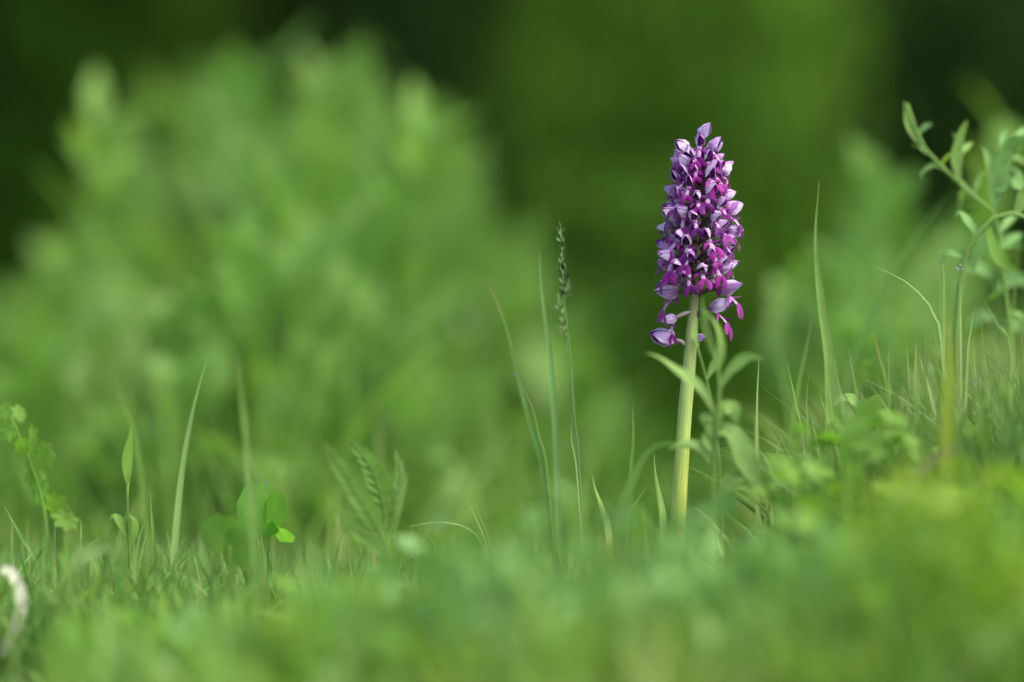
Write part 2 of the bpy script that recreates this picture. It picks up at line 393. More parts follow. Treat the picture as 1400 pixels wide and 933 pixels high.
# foreground: soft, far out of focus; kept low near the lens
x, y = frustum(6500, 2.4, 3.0)
env = top_z([-200, 60, 90, 300, 500, 700, 900, 1050, 1150, 1250, 1400, 1600], [915, 905, 825, 810, 780, 695, 668, 685, 700, 670, 640, 620], x, y)
drop_ = np.clip((3.0 - y) / .6, 0, 1) * .028
clump = 0.5 + 0.5 * np.sin(x * 31 + 2 * np.sin(y * 9)) * np.sin(y * 14 + x * 6)
h = np.clip(env - drop_ - ground_z(x, y), 0.02, 0.17) * (0.42 + 0.33 * clump + 0.28 * rng.uniform(0, 1, len(x)))
grass_field('foreground_grass', G_GRASS, x, y, h, rng.uniform(.0025, .006, len(x)), rng.gamma(2, .22, len(x)), rng.uniform(0, 6.28, len(x)), (.5 + .45 * np.sin(x * 19 + 3 * np.sin(y * 6 + 1)) * np.sin(y * 21 + 2) + rng.uniform(-.12, .12, len(x))).clip(0, .99), ground_z(x, y),
            label='soft foreground meadow grass across the bottom of the view', cat='grass')
x, y = frustum(6500, 0.9, 2.42)
grass_field('near_turf', G_GRASS, x, y, rng.uniform(.015, .045, len(x)), rng.uniform(.0025, .006, len(x)), rng.gamma(2, .25, len(x)), rng.uniform(0, 6.28, len(x)), rng.uniform(0, 1, len(x)), ground_z(x, y), n=4,
            label='short turf between the lens and the taller meadow grass', cat='grass')
# focus belt short grass
x, y = frustum(14000, 2.88, 3.6, .2)
tz = top_z([-200, 0, 300, 500, 700, 900, 1050, 1150, 1250, 1400, 1600], [700, 700, 715, 720, 710, 700, 690, 630, 545, 470, 450], x, y)
h = np.clip(tz - ground_z(x, y), 0.02, 0.19) * rng.beta(2.2, 1.8, len(x)) * 1.1
grass_field('short_grass', G_BLADE, x, y, h, rng.uniform(.002, .0045, len(x)), rng.gamma(2, .18, len(x)), rng.uniform(0, 6.28, len(x)), rng.uniform(0, 1, len(x)), ground_z(x, y), n=8,
            label='short meadow grass round the foot of the orchid', cat='grass')
# thick tangle of thin blades on the right of the orchid
x, y = frustum(17000, 2.9, 3.5, .15); px_ = screen_px(x, y); kk = px_ > 1050; x = x[kk]; y = y[kk]; px_ = px_[kk]
kk = rng.uniform(0, 1, len(x)) < np.interp(px_, [1050, 1150, 1300], [.15, .7, 1]); x = x[kk]; y = y[kk]
tz = top_z([1050, 1130, 1200, 1300, 1400, 1600], [640, 520, 450, 420, 400, 380], x, y)
h = np.clip(tz - ground_z(x, y), 0.02, 0.24) * (.55 + .47 * rng.beta(2, 2, len(x)))
grass_field('tangled_grass', G_BLADE, x, y, h, rng.uniform(.0028, .0062, len(x)), rng.gamma(2, .16, len(x)), rng.uniform(0, 6.28, len(x)), rng.uniform(0, 1, len(x)), ground_z(x, y), n=9,
            label='thick tangle of thin tall grass right of the orchid', cat='grass')
x, y = frustum(9000, 3.45, 4.1, .25); px_ = screen_px(x, y); kk = px_ > 1080; x = x[kk]; y = y[kk]
tz = top_z([1080, 1150, 1250, 1400, 1600], [600, 420, 350, 330, 320], x, y)
h = np.clip(tz - ground_z(x, y), 0.02, 0.45) * (.45 + .5 * rng.beta(2, 2, len(x)))
grass_field('tall_side_grass', G_GRASS, x, y, h, rng.uniform(.003, .007, len(x)), rng.gamma(2, .16, len(x)), rng.uniform(0, 6.28, len(x)), rng.uniform(0, .8, len(x)), ground_z(x, y), n=7,
            label='taller soft grass behind the tangle right of the orchid', cat='grass')
# broad soft blades standing in the foreground
x, y = frustum(1000, 2.4, 2.97)
tz = top_z([-200, 60, 100, 300, 500, 700, 900, 1050, 1150, 1250, 1400, 1600], [915, 905, 790, 760, 735, 690, 690, 690, 680, 640, 600, 580], x, y)
h = np.clip(tz - ground_z(x, y), 0.02, 0.17) * rng.uniform(.6, 1.0, len(x))
grass_field('broad_grass', G_HERB, x, y, h, rng.uniform(.006, .012, len(x)), rng.gamma(2, .2, len(x)), rng.uniform(0, 6.28, len(x)), rng.uniform(0, 1, len(x)), ground_z(x, y), n=8,
            label='broad soft leaves standing in the foreground meadow', cat='grass')
# slope behind
x, y = frustum(15000, 3.5, 9.5, .5)
h = rng.uniform(.06, .17, len(x)) * (1 + .25 * (y > 5))
grass_field('hillside_grass', G_GRASS, x, y, h, rng.uniform(.003, .007, len(x)), rng.gamma(2, .25, len(x)), rng.uniform(0, 6.28, len(x)), rng.uniform(0, 1, len(x)), ground_z(x, y), n=5,
            label='grass on the slope falling away behind the orchid', cat='grass')
# tall hay grass among the herbs behind
x, y = frustum(9000, 3.75, 5.4, .35)
px_ = screen_px(x, y)
tz = top_z([-400, 0, 150, 330, 420, 560, 640, 720, 860, 1040, 1120, 1180, 1300, 1600], [260, 250, 190, 120, 110, 160, 380, 450, 520, 640, 500, 230, 200, 200], x, y)
den = np.sin(x * 17 + 2 * np.sin(y * 5)) * np.sin(y * 11 + x * 7 + 1) + .5 * np.sin(x * 41 + 2)
kk = den > rng.uniform(-1.1, .7, len(x)); x = x[kk]; y = y[kk]; tz = tz[kk]
h = np.clip(tz - ground_z(x, y), .03, .75) * rng.uniform(.3, .88, len(x)) * (.8 + .2 * np.sin(x * 23 + y * 13))
grass_field('tall_hay_grass', G_HERB, x, y, h, rng.uniform(.004, .009, len(x)), rng.gamma(2, .12, len(x)), rng.uniform(0, 6.28, len(x)), rng.uniform(0, 1, len(x)), ground_z(x, y), n=7,
            label='tall hay grass standing among the blurred herbs behind', cat='grass')
# wide thinner sward outside the frame for side views
x = rng.uniform(-3, 3, 9000); y = rng.uniform(.3, 6, 9000); k = np.abs(x) > (700 * PX * y / D0 + .2); x = x[k]; y = y[k]
grass_field('outer_grass', G_GRASS, x, y, rng.uniform(.05, .11, len(x)), rng.uniform(.004, .008, len(x)), rng.gamma(2, .25, len(x)), rng.uniform(0, 6.28, len(x)), rng.uniform(0, 1, len(x)), ground_z(x, y), n=5,
            label='meadow grass beyond both sides of the view', cat='grass')

# broad-leaved ground cover in front (clover, plantain, yellowing leaves)
def cover(name, mat, spots, size, label, per=26, spread=.035):
    P = []; rn = []
    for (px, py, Y) in spots:
        c = at(px, py, Y); g = np.array(c) + rng.normal(0, 1, (per, 3)) * [spread, spread * 1.3, spread * .55]
        g[:, 2] = np.maximum(g[:, 2], gz(c.x, Y) + .006); P.append(g); rn.append(np.full(per, rng.uniform(0, .6)) + rng.uniform(0, .3, per))
    P = np.concatenate(P); rn = np.concatenate(rn)
    # leaf stalks down to the soil
    mb = MB()
    for p in P: 
        b = (p[0] + rng.normal(0, .008), p[1] + rng.normal(0, .008), gz(p[0], p[1]) - .002)
        ribbon(mb, [b, ((p[0] + b[0]) / 2 + .003, (p[1] + b[1]) / 2, (p[2] + b[2]) / 2), p], .0016, 4, rnd=.5, prof=lambda t: 1)
    lm = cloud_mesh(name, mat, P, rng.uniform(size * .6, size * 1.2, len(P)), rn % 1, aspect=.62, up=.25)
    o = link(name, lm); tag(o, label, 'ground cover', kind='stuff')
    s = mb.build('stalks', mat, o); tag(s, kind='stuff')
def rs(px0, px1, py0, py1, Y0, Y1, n): return [(rng.uniform(px0, px1), rng.uniform(py0, py1), rng.uniform(Y0, Y1)) for _ in range(n)]
cover('blue_green_ground_cover', G_BLUE, rs(130, 350, 880, 960, 2.5, 2.8, 5) + rs(560, 1000, 730, 880, 2.4, 2.8, 16) + rs(950, 1150, 750, 860, 2.5, 2.8, 6) + rs(300, 700, 880, 960, 2.45, 2.7, 5), .018, 'blue green leafy ground cover blurred in front of the orchid', per=18, spread=.017)
cover('yellow_ground_cover', G_YELLOW, rs(1320, 1430, 720, 880, 2.35, 2.55, 5) + rs(1190, 1330, 640, 780, 2.5, 2.75, 5) + rs(700, 900, 860, 940, 2.4, 2.6, 3) + rs(1000, 1250, 840, 940, 2.45, 2.65, 7) + rs(380, 760, 840, 940, 2.4, 2.7, 8), .014, 'yellowing leaves mixed into the foreground grass at the lower right', per=12, spread=.011)
cover('green_ground_cover', G_CLOVER, rs(1100, 1420, 740, 930, 2.45, 2.8, 15) + rs(1120, 1420, 610, 730, 2.78, 2.95, 10) + rs(380, 560, 840, 950, 2.45, 2.8, 9) + rs(110, 260, 850, 920, 2.6, 2.85, 5), .019, 'fresh green clover leaves blurred in the foreground', per=16, spread=.016)

# ------------------------------------------------------------------ leaves and herbs
def leaf_mesh(name, mat, L=.05, W=.02, n=11, m=3, serr=0, droop=.3, foldz=.25, prof=None, wav=0.0, seed=0, stalk=.1):
    """leaf lying along +X from its stalk, underside down; droop bends the tip"""
    g = np.random.default_rng(seed); V = []; UV = []; F = []
    cols = 2 * m + 1
    for i in range(n):
        t = i / (n - 1); tt = max(0, (t - stalk) / (1 - stalk))
        w_ = (prof(tt) if prof else math.sin(math.pi * min(1, tt) ** .75) ** .9) if t > stalk else 0
        w_ = max(w_ * W * .5, W * .03)
        if serr and 0 < tt < 1: w_ *= 1 + serr * (1 if i % 2 else -1)
        th = droop * t * 1.6; x = L * (math.sin(th) / (droop * 1.6)) if abs(droop) > 1e-3 else L * t
        z = -L * (1 - math.cos(th)) / (droop * 1.6) if abs(droop) > 1e-3 else 0
        for j in range(cols):
            u = (j - m) / m
            V.append((x + (serr * .1 * L * abs(u) if i % 2 else 0), u * w_, z + abs(u) * w_ * foldz + wav * W * .2 * math.sin(t * 14 + j * 1.3 + seed) * abs(u)))
            UV.append((j / (cols - 1), t))
        if i:
            b = (i - 1) * cols
            for j in range(cols - 1): F.append((b + j, b + j + 1, b + cols + j + 1, b + cols + j))
    mb = MB(); mb.add(V, F, g.uniform(0, .6), UV); return mb.mesh(name, mat)

def aim(loc, d, roll=0, scale=1):
    """local matrix: +X along d, +Z as near up as possible"""
    d = Vector(d).normalized(); z = Vector((0, 0, 1)); y = z.cross(d)
    if y.length < 1e-3: y = Vector((0, 1, 0))
    y.normalize(); z = d.cross(y)
    M = Matrix((d, y, z)).transposed().to_4x4() @ Matrix.Rotation(roll, 4, 'X')
    return Matrix.Translation(loc) @ M @ Matrix.Diagonal((scale, scale, scale, 1))

rng = np.random.default_rng(5)
# tall blurred herbs behind, on the left and right
HL = [leaf_mesh('leaf', G_HERB, .075, .020 + .004 * i, 17, 2, .14, .35 + .1 * i, .3, seed=i) for i in range(3)]
HLb = [leaf_mesh('leaf', leafmat('grey_green_leaf', (0.16, 0.28, 0.10), (0.20, 0.33, 0.13), trans=0.35), .07, .024, 13, 2, .05, .4, .3, seed=9)]
def make_herb(seed, H=.5, leaves=HL, n=34, sc=1.0, cluster=True):
    g = np.random.default_rng(seed); root = empty('tall_herb')
    bx, by = g.normal(0, .02, 2)
    pts = [(0, 0, -.02), (bx * .4, by * .4, H * .5), (bx, by, H)]
    mb = MB(); tube(mb, pts, .0028, .0013, 10, 6); mb.build('stem', G_HERB, root)
    S = spline(pts, 40)
    for i in range(n):
        t = .15 + .85 * (i + .5) / n; p = S[int(t * 39)]; a = i * 1.571 + (i // 2) * .6 + g.normal(0, .3)
        up = .7 + 1.6 * t + g.normal(0, .15)
        link('leaf', leaves[i % len(leaves)], root, aim(p, (math.cos(a), math.sin(a), up), g.normal(0, .3), sc * g.uniform(.7, 1.15) * (1.15 - .35 * t)))
    return root
def frond_mesh(seed, L=.15):
    g = np.random.default_rng(seed); mb = MB(); n = 13
    sp = spline([(0, 0, 0), (L * .5, 0, L * .12), (L, g.normal(0, .01), L * (-.02 if seed % 2 else .1))], n + 2); tube(mb, sp, .0009, .0003, 8, 4)
    for i in range(1, n + 1):
        t = i / (n + 1); c = Vector(sp[i]); T = Vector(sp[i + 1] - sp[i - 1]).normalized(); Lw = L * .30 * math.sin(math.pi * (t * .8 + .15))
        for sg in (-1, 1):
            d = (T * .7 + Vector((0, sg, .15 + g.normal(0, .15)))).normalized() * Lw
            ribbon(mb, [c, c + d * .5 + Vector((0, 0, Lw * .06)), c + d], .0095, 6, face=(0, 0, 1), rnd=g.uniform(0, .6))
    ribbon(mb, [sp[-2], sp[-1], sp[-1] + (sp[-1] - sp[-2])], .009, 5, face=(0, 0, 1))
    return mb.mesh('frond', G_FERN)
G_FERN = leafmat('feathery_leaf', (0.13, 0.28, 0.05), (0.19, 0.35, 0.075), (0.27, 0.42, 0.14), trans=0.4)
FR = [frond_mesh(s) for s in range(3)]
def make_frond_herb(seed, H=.5, n=26):
    g = np.random.default_rng(seed); root = empty('feathery_herb')
    pts = [(0, 0, -.02), (g.normal(0, .02), g.normal(0, .02), H * .5), (g.normal(0, .04), g.normal(0, .04), H * .86)]
    mb = MB(); tube(mb, pts, .0028, .0013, 10, 6); mb.build('stem', G_FERN, root); S = spline(pts, 40)
    for i in range(n):
        t = .08 + .92 * (i + .5) / n; p = S[int(t * 39)]; a = i * 2.4 + g.normal(0, .4)
        link('leaf', FR[i % 3], root, aim(p, (math.cos(a), math.sin(a), 1.0 + 1.8 * t + g.normal(0, .35)), g.normal(0, .5), g.uniform(.6, 1.1) * (1.1 - .25 * t)))
    return root
hp = [make_herb(s, leaves=HL if s % 3 else HLb) for s in (1, 3)] + [make_frond_herb(s) for s in (11, 12, 13, 14)]
used = [False] * 6
def put_herb(px, py_top, Y, label, k, sc=None):
    o = hp[k] if not used[k] else copy_tree(hp[k]); used[k] = True
    p = at(px, py_top + 40, Y); z = gz(p.x, Y); H = p.z - z
    o.location = (p.x, Y, z); s = H / .5; o.scale = (s ** .5, s ** .5, s); o.rotation_euler = (rng.normal(0, .10), rng.normal(0, .12), rng.uniform(0, 6.28))
    tag(o, label, 'herb', 'tall herbs behind the focus')
HERBS = [(5, 110, 4.3, 'tall pale herb at the left edge of the view'), (-60, 260, 4.6, 'tall herb just outside the left edge'), (95, 330, 4.2, 'shorter herb second from the left edge'),
 (170, 260, 4.25, 'grey green leafed herb left of the tallest herbs'), (235, 200, 4.4, 'herb standing left of the tallest clump'), (290, 130, 4.5, 'herb leaning beside the tallest clump on its left'),
 (350, 75, 4.4, 'tallest herb of the left clump with bright top leaves'), (405, 45, 4.35, 'herb in the middle of the tallest clump'), (455, 85, 4.5, 'herb with upright top leaves in the tallest clump'),
 (510, 110, 4.3, 'herb right of the middle of the tallest clump'), (590, 130, 4.2, 'rightmost tall herb with a leaf reaching up to the right'), (540, 230, 4.1, 'shorter herb in front of the right side of the clump'),
 (440, 250, 3.95, 'herb in front of the middle of the clump'), (330, 280, 4.0, 'herb low in front of the tallest clump'), (230, 330, 4.0, 'low herb at the foot of the clump on the left'),
 (585, 330, 4.5, 'herb on the right flank of the clump with drooping leaves'), (60, 420, 3.9, 'low herb near the left edge above the crenate leaves'), (150, 450, 3.85, 'low herb behind the long leaning blade'),
 (530, 430, 3.85, 'low herb behind the toothed leaves'), (620, 440, 3.9, 'low herb left of the reddish tipped blade'), (400, 420, 3.85, 'low herb above the clover'), (690, 460, 4.2, 'low herb behind the reddish tipped blade'),
 (790, 480, 4.8, 'low herb behind the grass seed head'), (840, 520, 4.6, 'low herb left of the orchid stem'),
 (1170, 180, 4.1, 'herb right of the tallest grass blade'), (1230, 120, 4.2, 'pale topped herb left of the branching weed'), (1250, 290, 4.0, 'herb behind the branching weed'),
 (1180, 330, 3.9, 'low herb behind the tallest grass blade'), (1210, 260, 4.3, 'herb between the tallest blade and the branching weed'), (1250, 380, 3.8, 'low herb behind the arching pale blade')]
KIND = [0, 2, 3, 1, 4, 5, 2, 3, 4, 5, 0, 2, 3, 4, 5, 1, 3, 4, 2, 5, 3, 4, 2, 5, 3, 0, 4, 2, 5, 3]
for i, (px, py, Y, lb) in enumerate(HERBS):
    put_herb(px, py, Y, lb, KIND[i])
MORE = [(320, 120, 4.7, 'feathery herb half hidden behind the left shoulder of the tallest clump'), (375, 100, 4.9, 'feathery herb hidden behind the very tallest herb'), (425, 105, 5.0, 'rearmost feathery herb of the tallest clump'),
 (480, 95, 4.8, 'feathery herb behind the upright topped herb of the clump'), (530, 190, 4.9, 'feathery herb behind the right shoulder of the clump'), (560, 260, 4.6, 'soft herb at the right rim of the tall clump, below its reaching leaf'),
 (520, 260, 4.4, 'feathery herb just inside the right rim of the tall clump'), (260, 240, 4.8, 'feathery herb behind the gap left of the tallest clump'), (130, 350, 4.7, 'low feathery herb behind the grey green leafed herb'),
 (20, 340, 4.9, 'low feathery herb behind the pale herb at the left edge'), (200, 340, 5.0, 'rear feathery herb between the left edge and the tallest clump'), (640, 430, 4.8, 'low feathery herb behind the reddish tipped blade and its fork'),
 (480, 330, 4.2, 'feathery herb in the lower middle of the tall clump'), (380, 350, 4.1, 'feathery herb above the clover in the lower clump'), (270, 420, 4.0, 'low feathery herb behind the tip of the long leaning blade'),
 (500, 540, 3.8, 'lowest feathery herb directly above the toothed leaves'), (720, 540, 4.0, 'low feathery herb between the reddish tipped blade and the seed head'), (100, 520, 3.8, 'lowest feathery herb above the scalloped leaves')]
MORE += [(765, 450, 4.5, 'low feathery herb right behind the grass seed head stalk'), (825, 480, 5.0, 'low feathery herb in the gap between seed head and orchid stem'), (705, 400, 5.0, 'feathery herb left of the tall straight blade'), (880, 560, 4.4, 'lowest feathery herb just left of the orchid stem'), (1010, 600, 4.4, 'low feathery herb behind the drooping herb')]
for i, h_ in enumerate(MORE): put_herb(*h_, 2 + i % 4)
# small soft herbs among the grass on the right
SM = [(1150, 560, 3.3, 'small soft herb behind the foot of the tallest broad blade'), (1195, 520, 3.35, 'small feathery herb beneath the dry reddish blade tip'), (1230, 470, 3.42, 'small feathery herb behind the end of the arching blade'),
 (1275, 470, 3.3, 'small herb just left of the yellow leaf'), (1318, 500, 3.25, 'small feathery herb under the dew tipped blade'), (1350, 450, 3.4, 'small herb under the branching weed'), (1385, 520, 3.2, 'small feathery herb at the right edge of the grass'),
 (1250, 560, 2.98, 'small herb in front of the grass below the arching blade'), (1340, 580, 2.95, 'small feathery herb low before the dew drops'), (1100, 640, 3.2, 'lowest small herb between orchid and the tallest broad blade')]
for i, (px, py, Y, lb) in enumerate(SM):
    k = (0, 3, 4, 2, 5, 1)[i % 6]; o = copy_tree(hp[k]); p = at(px, py, Y); z = gz(p.x, Y); q = (p.z - z) / .52
    o.location = (p.x, Y, z); o.scale = (q, q, q); o.rotation_euler = (rng.normal(0, .1), rng.normal(0, .1), rng.uniform(0, 6.28)); tag(o, lb, 'herb', 'small herbs in the right hand grass')

# ------------------------------------------------------------------ the orchid
def sepal_mat():
    m = bpy.data.materials.new('sepal_lilac'); m.use_nodes = True; n = m.node_tree.nodes; l = m.node_tree.links; n.clear()
    out = n.new('ShaderNodeOutputMaterial'); uv = n.new('ShaderNodeUVMap'); sep = n.new('ShaderNodeSeparateXYZ'); l.new(uv.outputs[0], sep.inputs[0])
    geo = n.new('ShaderNodeNewGeometry'); oi = n.new('ShaderNodeObjectInfo'); at_ = n.new('ShaderNodeAttribute'); at_.attribute_name = 'rnd'
    # veins: dark lines along the sepal
    a = n.new('ShaderNodeMath'); a.operation = 'MULTIPLY'; l.new(sep.outputs['X'], a.inputs[0]); a.inputs[1].default_value = 40
    nz = n.new('ShaderNodeTexNoise'); nz.inputs['Scale'].default_value = 4; l.new(uv.outputs[0], nz.inputs['Vector'])
    ad = n.new('ShaderNodeMath'); ad.operation = 'MULTIPLY_ADD'; l.new(nz.outputs[0], ad.inputs[0]); ad.inputs[1].default_value = 5; l.new(a.outputs[0], ad.inputs[2])
    s = n.new('ShaderNodeMath'); s.operation = 'SINE'; l.new(ad.outputs[0], s.inputs[0])
    mr = n.new('ShaderNodeMapRange'); mr.inputs['From Min'].default_value = .1; mr.inputs['From Max'].default_value = 1; l.new(s.outputs[0], mr.inputs[0]); mr.inputs['To Max'].default_value = .42
    ramp = n.new('ShaderNodeValToRGB'); l.new(sep.outputs['Y'], ramp.inputs[0]); e = ramp.color_ramp.elements
    e[0].color = (.32, .05, .38, 1); e[0].position = 0; e[1].color = (.84, .70, .90, 1); e[1].position = .45
    x = ramp.color_ramp.elements.new(.85); x.color = (.72, .52, .82, 1); x = ramp.color_ramp.elements.new(1); x.color = (.32, .08, .38, 1)
    mv = n.new('ShaderNodeMix'); mv.data_type = 'RGBA'; l.new(mr.outputs[0], mv.inputs['Factor']); l.new(ramp.outputs[0], mv.inputs['A']); mv.inputs['B'].default_value = (.24, .045, .36, 1)
    # piece-to-piece: some sepals more purple
    rr = n.new('ShaderNodeMapRange'); l.new(oi.outputs['Random'], rr.inputs[0]); rr.inputs['From Min'].default_value = .35; rr.inputs['From Max'].default_value = 1; rr.inputs['To Max'].default_value = .8
    m2 = n.new('ShaderNodeMix'); m2.data_type = 'RGBA'; l.new(rr.outputs[0], m2.inputs['Factor']); l.new(mv.outputs['Result'], m2.inputs['A']); m2.inputs['B'].default_value = (.36, .05, .46, 1)
    # inner face deep purple
    bk = n.new('ShaderNodeMix'); bk.data_type = 'RGBA'; l.new(geo.outputs['Backfacing'], bk.inputs['Factor']); l.new(m2.outputs['Result'], bk.inputs['A'])
    inn = n.new('ShaderNodeMix'); inn.data_type = 'RGBA'; l.new(mr.outputs[0], inn.inputs['Factor']); inn.inputs['A'].default_value = (.24, .025, .32, 1); inn.inputs['B'].default_value = (.10, .006, .16, 1); l.new(inn.outputs['Result'], bk.inputs['B'])
    e1 = n.new('ShaderNodeMath'); e1.operation = 'SUBTRACT'; l.new(sep.outputs['X'], e1.inputs[0]); e1.inputs[1].default_value = .5
    e2 = n.new('ShaderNodeMath'); e2.operation = 'ABSOLUTE'; l.new(e1.outputs[0], e2.inputs[0])
    e3 = n.new('ShaderNodeMapRange'); e3.inputs['From Min'].default_value = .36; e3.inputs['From Max'].default_value = .47; e3.inputs['To Max'].default_value = .75; l.new(e2.outputs[0], e3.inputs[0])
    e4 = n.new('ShaderNodeMix'); e4.data_type = 'RGBA'; l.new(e3.outputs[0], e4.inputs['Factor']); l.new(bk.outputs['Result'], e4.inputs['A']); e4.inputs['B'].default_value = (.80, .64, .87, 1); bk = e4
    p = n.new('ShaderNodeBsdfPrincipled'); l.new(bk.outputs['Result'], p.inputs['Base Color']); p.inputs['Roughness'].default_value = .5; p.inputs['Specular IOR Level'].default_value = .3
    bp = n.new('ShaderNodeBump'); bp.inputs['Strength'].default_value = .4; bp.inputs['Distance'].default_value = .0004; l.new(s.outputs[0], bp.inputs['Height']); l.new(bp.outputs[0], p.inputs['Normal'])
    tr = n.new('ShaderNodeBsdfTranslucent'); l.new(bk.outputs['Result'], tr.inputs['Color'])
    ms = n.new('ShaderNodeMixShader'); ms.inputs[0].default_value = .25; l.new(p.outputs[0], ms.inputs[1]); l.new(tr.outputs[0], ms.inputs[2]); l.new(ms.outputs[0], out.inputs[0])
    return m
def lip_mat():
    m = bpy.data.materials.new('lip_magenta'); m.use_nodes = True; n = m.node_tree.nodes; l = m.node_tree.links; n.clear()
    out = n.new('ShaderNodeOutputMaterial'); uv = n.new('ShaderNodeUVMap'); sep = n.new('ShaderNodeSeparateXYZ'); l.new(uv.outputs[0], sep.inputs[0])
    oi = n.new('ShaderNodeObjectInfo')
    # V < 0.5 : pale centre strip with magenta dots ; V >= 0.5 solid magenta lobes
    vo = n.new('ShaderNodeTexVoronoi'); vo.inputs['Scale'].default_value = 7; l.new(uv.outputs[0], vo.inputs['Vector'])
    d = n.new('ShaderNodeMapRange'); l.new(vo.outputs['Distance'], d.inputs[0]); d.inputs['From Min'].default_value = .28; d.inputs['From Max'].default_value = .42
    pale = n.new('ShaderNodeMix'); pale.data_type = 'RGBA'; l.new(d.outputs[0], pale.inputs['Factor']); pale.inputs['A'].default_value = (.30, .02, .28, 1); pale.inputs['B'].default_value = (.72, .42, .74, 1)
    g = n.new('ShaderNodeMapRange'); l.new(sep.outputs['Y'], g.inputs[0]); g.inputs['From Min'].default_value = .33; g.inputs['From Max'].default_value = .5
    mag = n.new('ShaderNodeMix'); mag.data_type = 'RGBA'; l.new(oi.outputs['Random'], mag.inputs['Factor']); mag.inputs['A'].default_value = (.11, .003, .15, 1); mag.inputs['B'].default_value = (.34, .006, .27, 1)
    mx = n.new('ShaderNodeMix'); mx.data_type = 'RGBA'; l.new(g.outputs[0], mx.inputs['Factor']); l.new(pale.outputs['Result'], mx.inputs['A']); l.new(mag.outputs['Result'], mx.inputs['B'])
    p = n.new('ShaderNodeBsdfPrincipled'); l.new(mx.outputs['Result'], p.inputs['Base Color']); p.inputs['Roughness'].default_value = .55; p.inputs['Sheen Weight'].default_value = .15; p.inputs['Specular IOR Level'].default_value = .3
    tr = n.new('ShaderNodeBsdfTranslucent'); l.new(mx.outputs['Result'], tr.inputs['Color'])
    ms = n.new('ShaderNodeMixShader'); ms.inputs[0].default_value = .3; l.new(p.outputs[0], ms.inputs[1]); l.new(tr.outputs[0], ms.inputs[2]); l.new(ms.outputs[0], out.inputs[0])
    return m
SEPAL = sepal_mat(); LIP = lip_mat()
OVARY = plain('ovary', (.07, .02, .06), .5, .3, (.12, .10, .06), 300, .2, .0003)
PALEOV = plain('pale_ovary', (.40, .30, .34), .5, .3, (.32, .30, .20), 300, .2, .0003)
def stem_mat():
    m = bpy.data.materials.new('orchid_stem'); m.use_nodes = True; n = m.node_tree.nodes; l = m.node_tree.links
    p = n['Principled BSDF']; p.inputs['Roughness'].default_value = .42; p.inputs['Specular IOR Level'].default_value = .35
    uv = n.new('ShaderNodeUVMap'); sep = n.new('ShaderNodeSeparateXYZ'); l.new(uv.outputs[0], sep.inputs[0])
    ramp = n.new('ShaderNodeValToRGB'); l.new(sep.outputs['Y'], ramp.inputs[0]); e = ramp.color_ramp.elements
    e[0].color = (.40, .50, .09, 1); e[0].position = .0; e[1].color = (.22, .24, .09, 1); e[1].position = 1
    for q, c in ((.35, (.42, .51, .10)), (.58, (.36, .48, .14)), (.69, (.36, .42, .14)), (.735, (.24, .20, .10)), (.78, (.24, .26, .09))):
        x = ramp.color_ramp.elements.new(q); x.color = (*c, 1)
    mp = n.new('ShaderNodeMapping'); mp.inputs['Scale'].default_value = (9, 3, 1); l.new(uv.outputs[0], mp.inputs[0])
    nz = n.new('ShaderNodeTexNoise'); nz.inputs['Scale'].default_value = 4; nz.inputs['Detail'].default_value = 4; l.new(mp.outputs[0], nz.inputs['Vector'])
    mr = n.new('ShaderNodeMapRange'); l.new(nz.outputs[0], mr.inputs[0]); mr.inputs['From Min'].default_value = .3; mr.inputs['From Max'].default_value = .7; mr.inputs['To Min'].default_value = .72; mr.inputs['To Max'].default_value = 1.15
    vm = n.new('ShaderNodeVectorMath'); vm.operation = 'SCALE'; l.new(ramp.outputs[0], vm.inputs[0]); l.new(mr.outputs[0], vm.inputs['Scale']); l.new(vm.outputs[0], p.inputs['Base Color'])
    p.inputs['Subsurface Weight'].default_value = .25; p.inputs['Subsurface Radius'].default_value = (.003, .003, .001); p.inputs['Subsurface Scale'].default_value = 1.0
    bp = n.new('ShaderNodeBump'); bp.inputs['Strength'].default_value = .5; bp.inputs['Distance'].default_value = .0006; l.new(nz.outputs[0], bp.inputs['Height']); l.new(bp.outputs[0], p.inputs['Normal'])
    return m
STEM = stem_mat()

MM = .001
def sepal_mesh(phi0, half, L, Rm, seed, flare=0.0, tipz=0.0):
    """one sepal of the hood; hood axis +X, phi from up (+Z)"""
    g = np.random.default_rng(seed); n, m = 13, 8; V = []; UV = []; F = []
    L = L * g.uniform(.92, 1.08)
    for i in range(n):
        t = i / (n - 1)
        r = Rm * 1.05 * math.sin(math.pi * (t ** .85 * .97 + .03)) ** .72 * (1 - .12 * t)
        r = max(r, .15 * MM)
        hw = half * (.55 + .45 * math.sin(math.pi * min(1, t * .85 + .10)))
        for j in range(m + 1):
            u = j / m * 2 - 1; ph = phi0 + u * hw
            rr = r * (1 + flare * abs(u) ** 3 * (1 - t * .4)) * (1 + .05 * math.sin(9 * t + j * 1.7 + seed) + .07 * u * u * math.sin(13 * t + 5 * seed))
            V.append((L * t, rr * math.sin(ph), rr * math.cos(ph) * 1.05 + tipz * t * t + .12 * MM * math.cos(phi0)))
            UV.append((j / m, t))
        if i:
            b = (i - 1) * (m + 1)
            for j in range(m): F.append((b + j, b + m + 1 + j, b + m + 2 + j, b + j + 1))
    mb = MB(); mb.add(V, F, g.uniform(0, 1), UV); return mb.mesh('sepal', SEPAL)
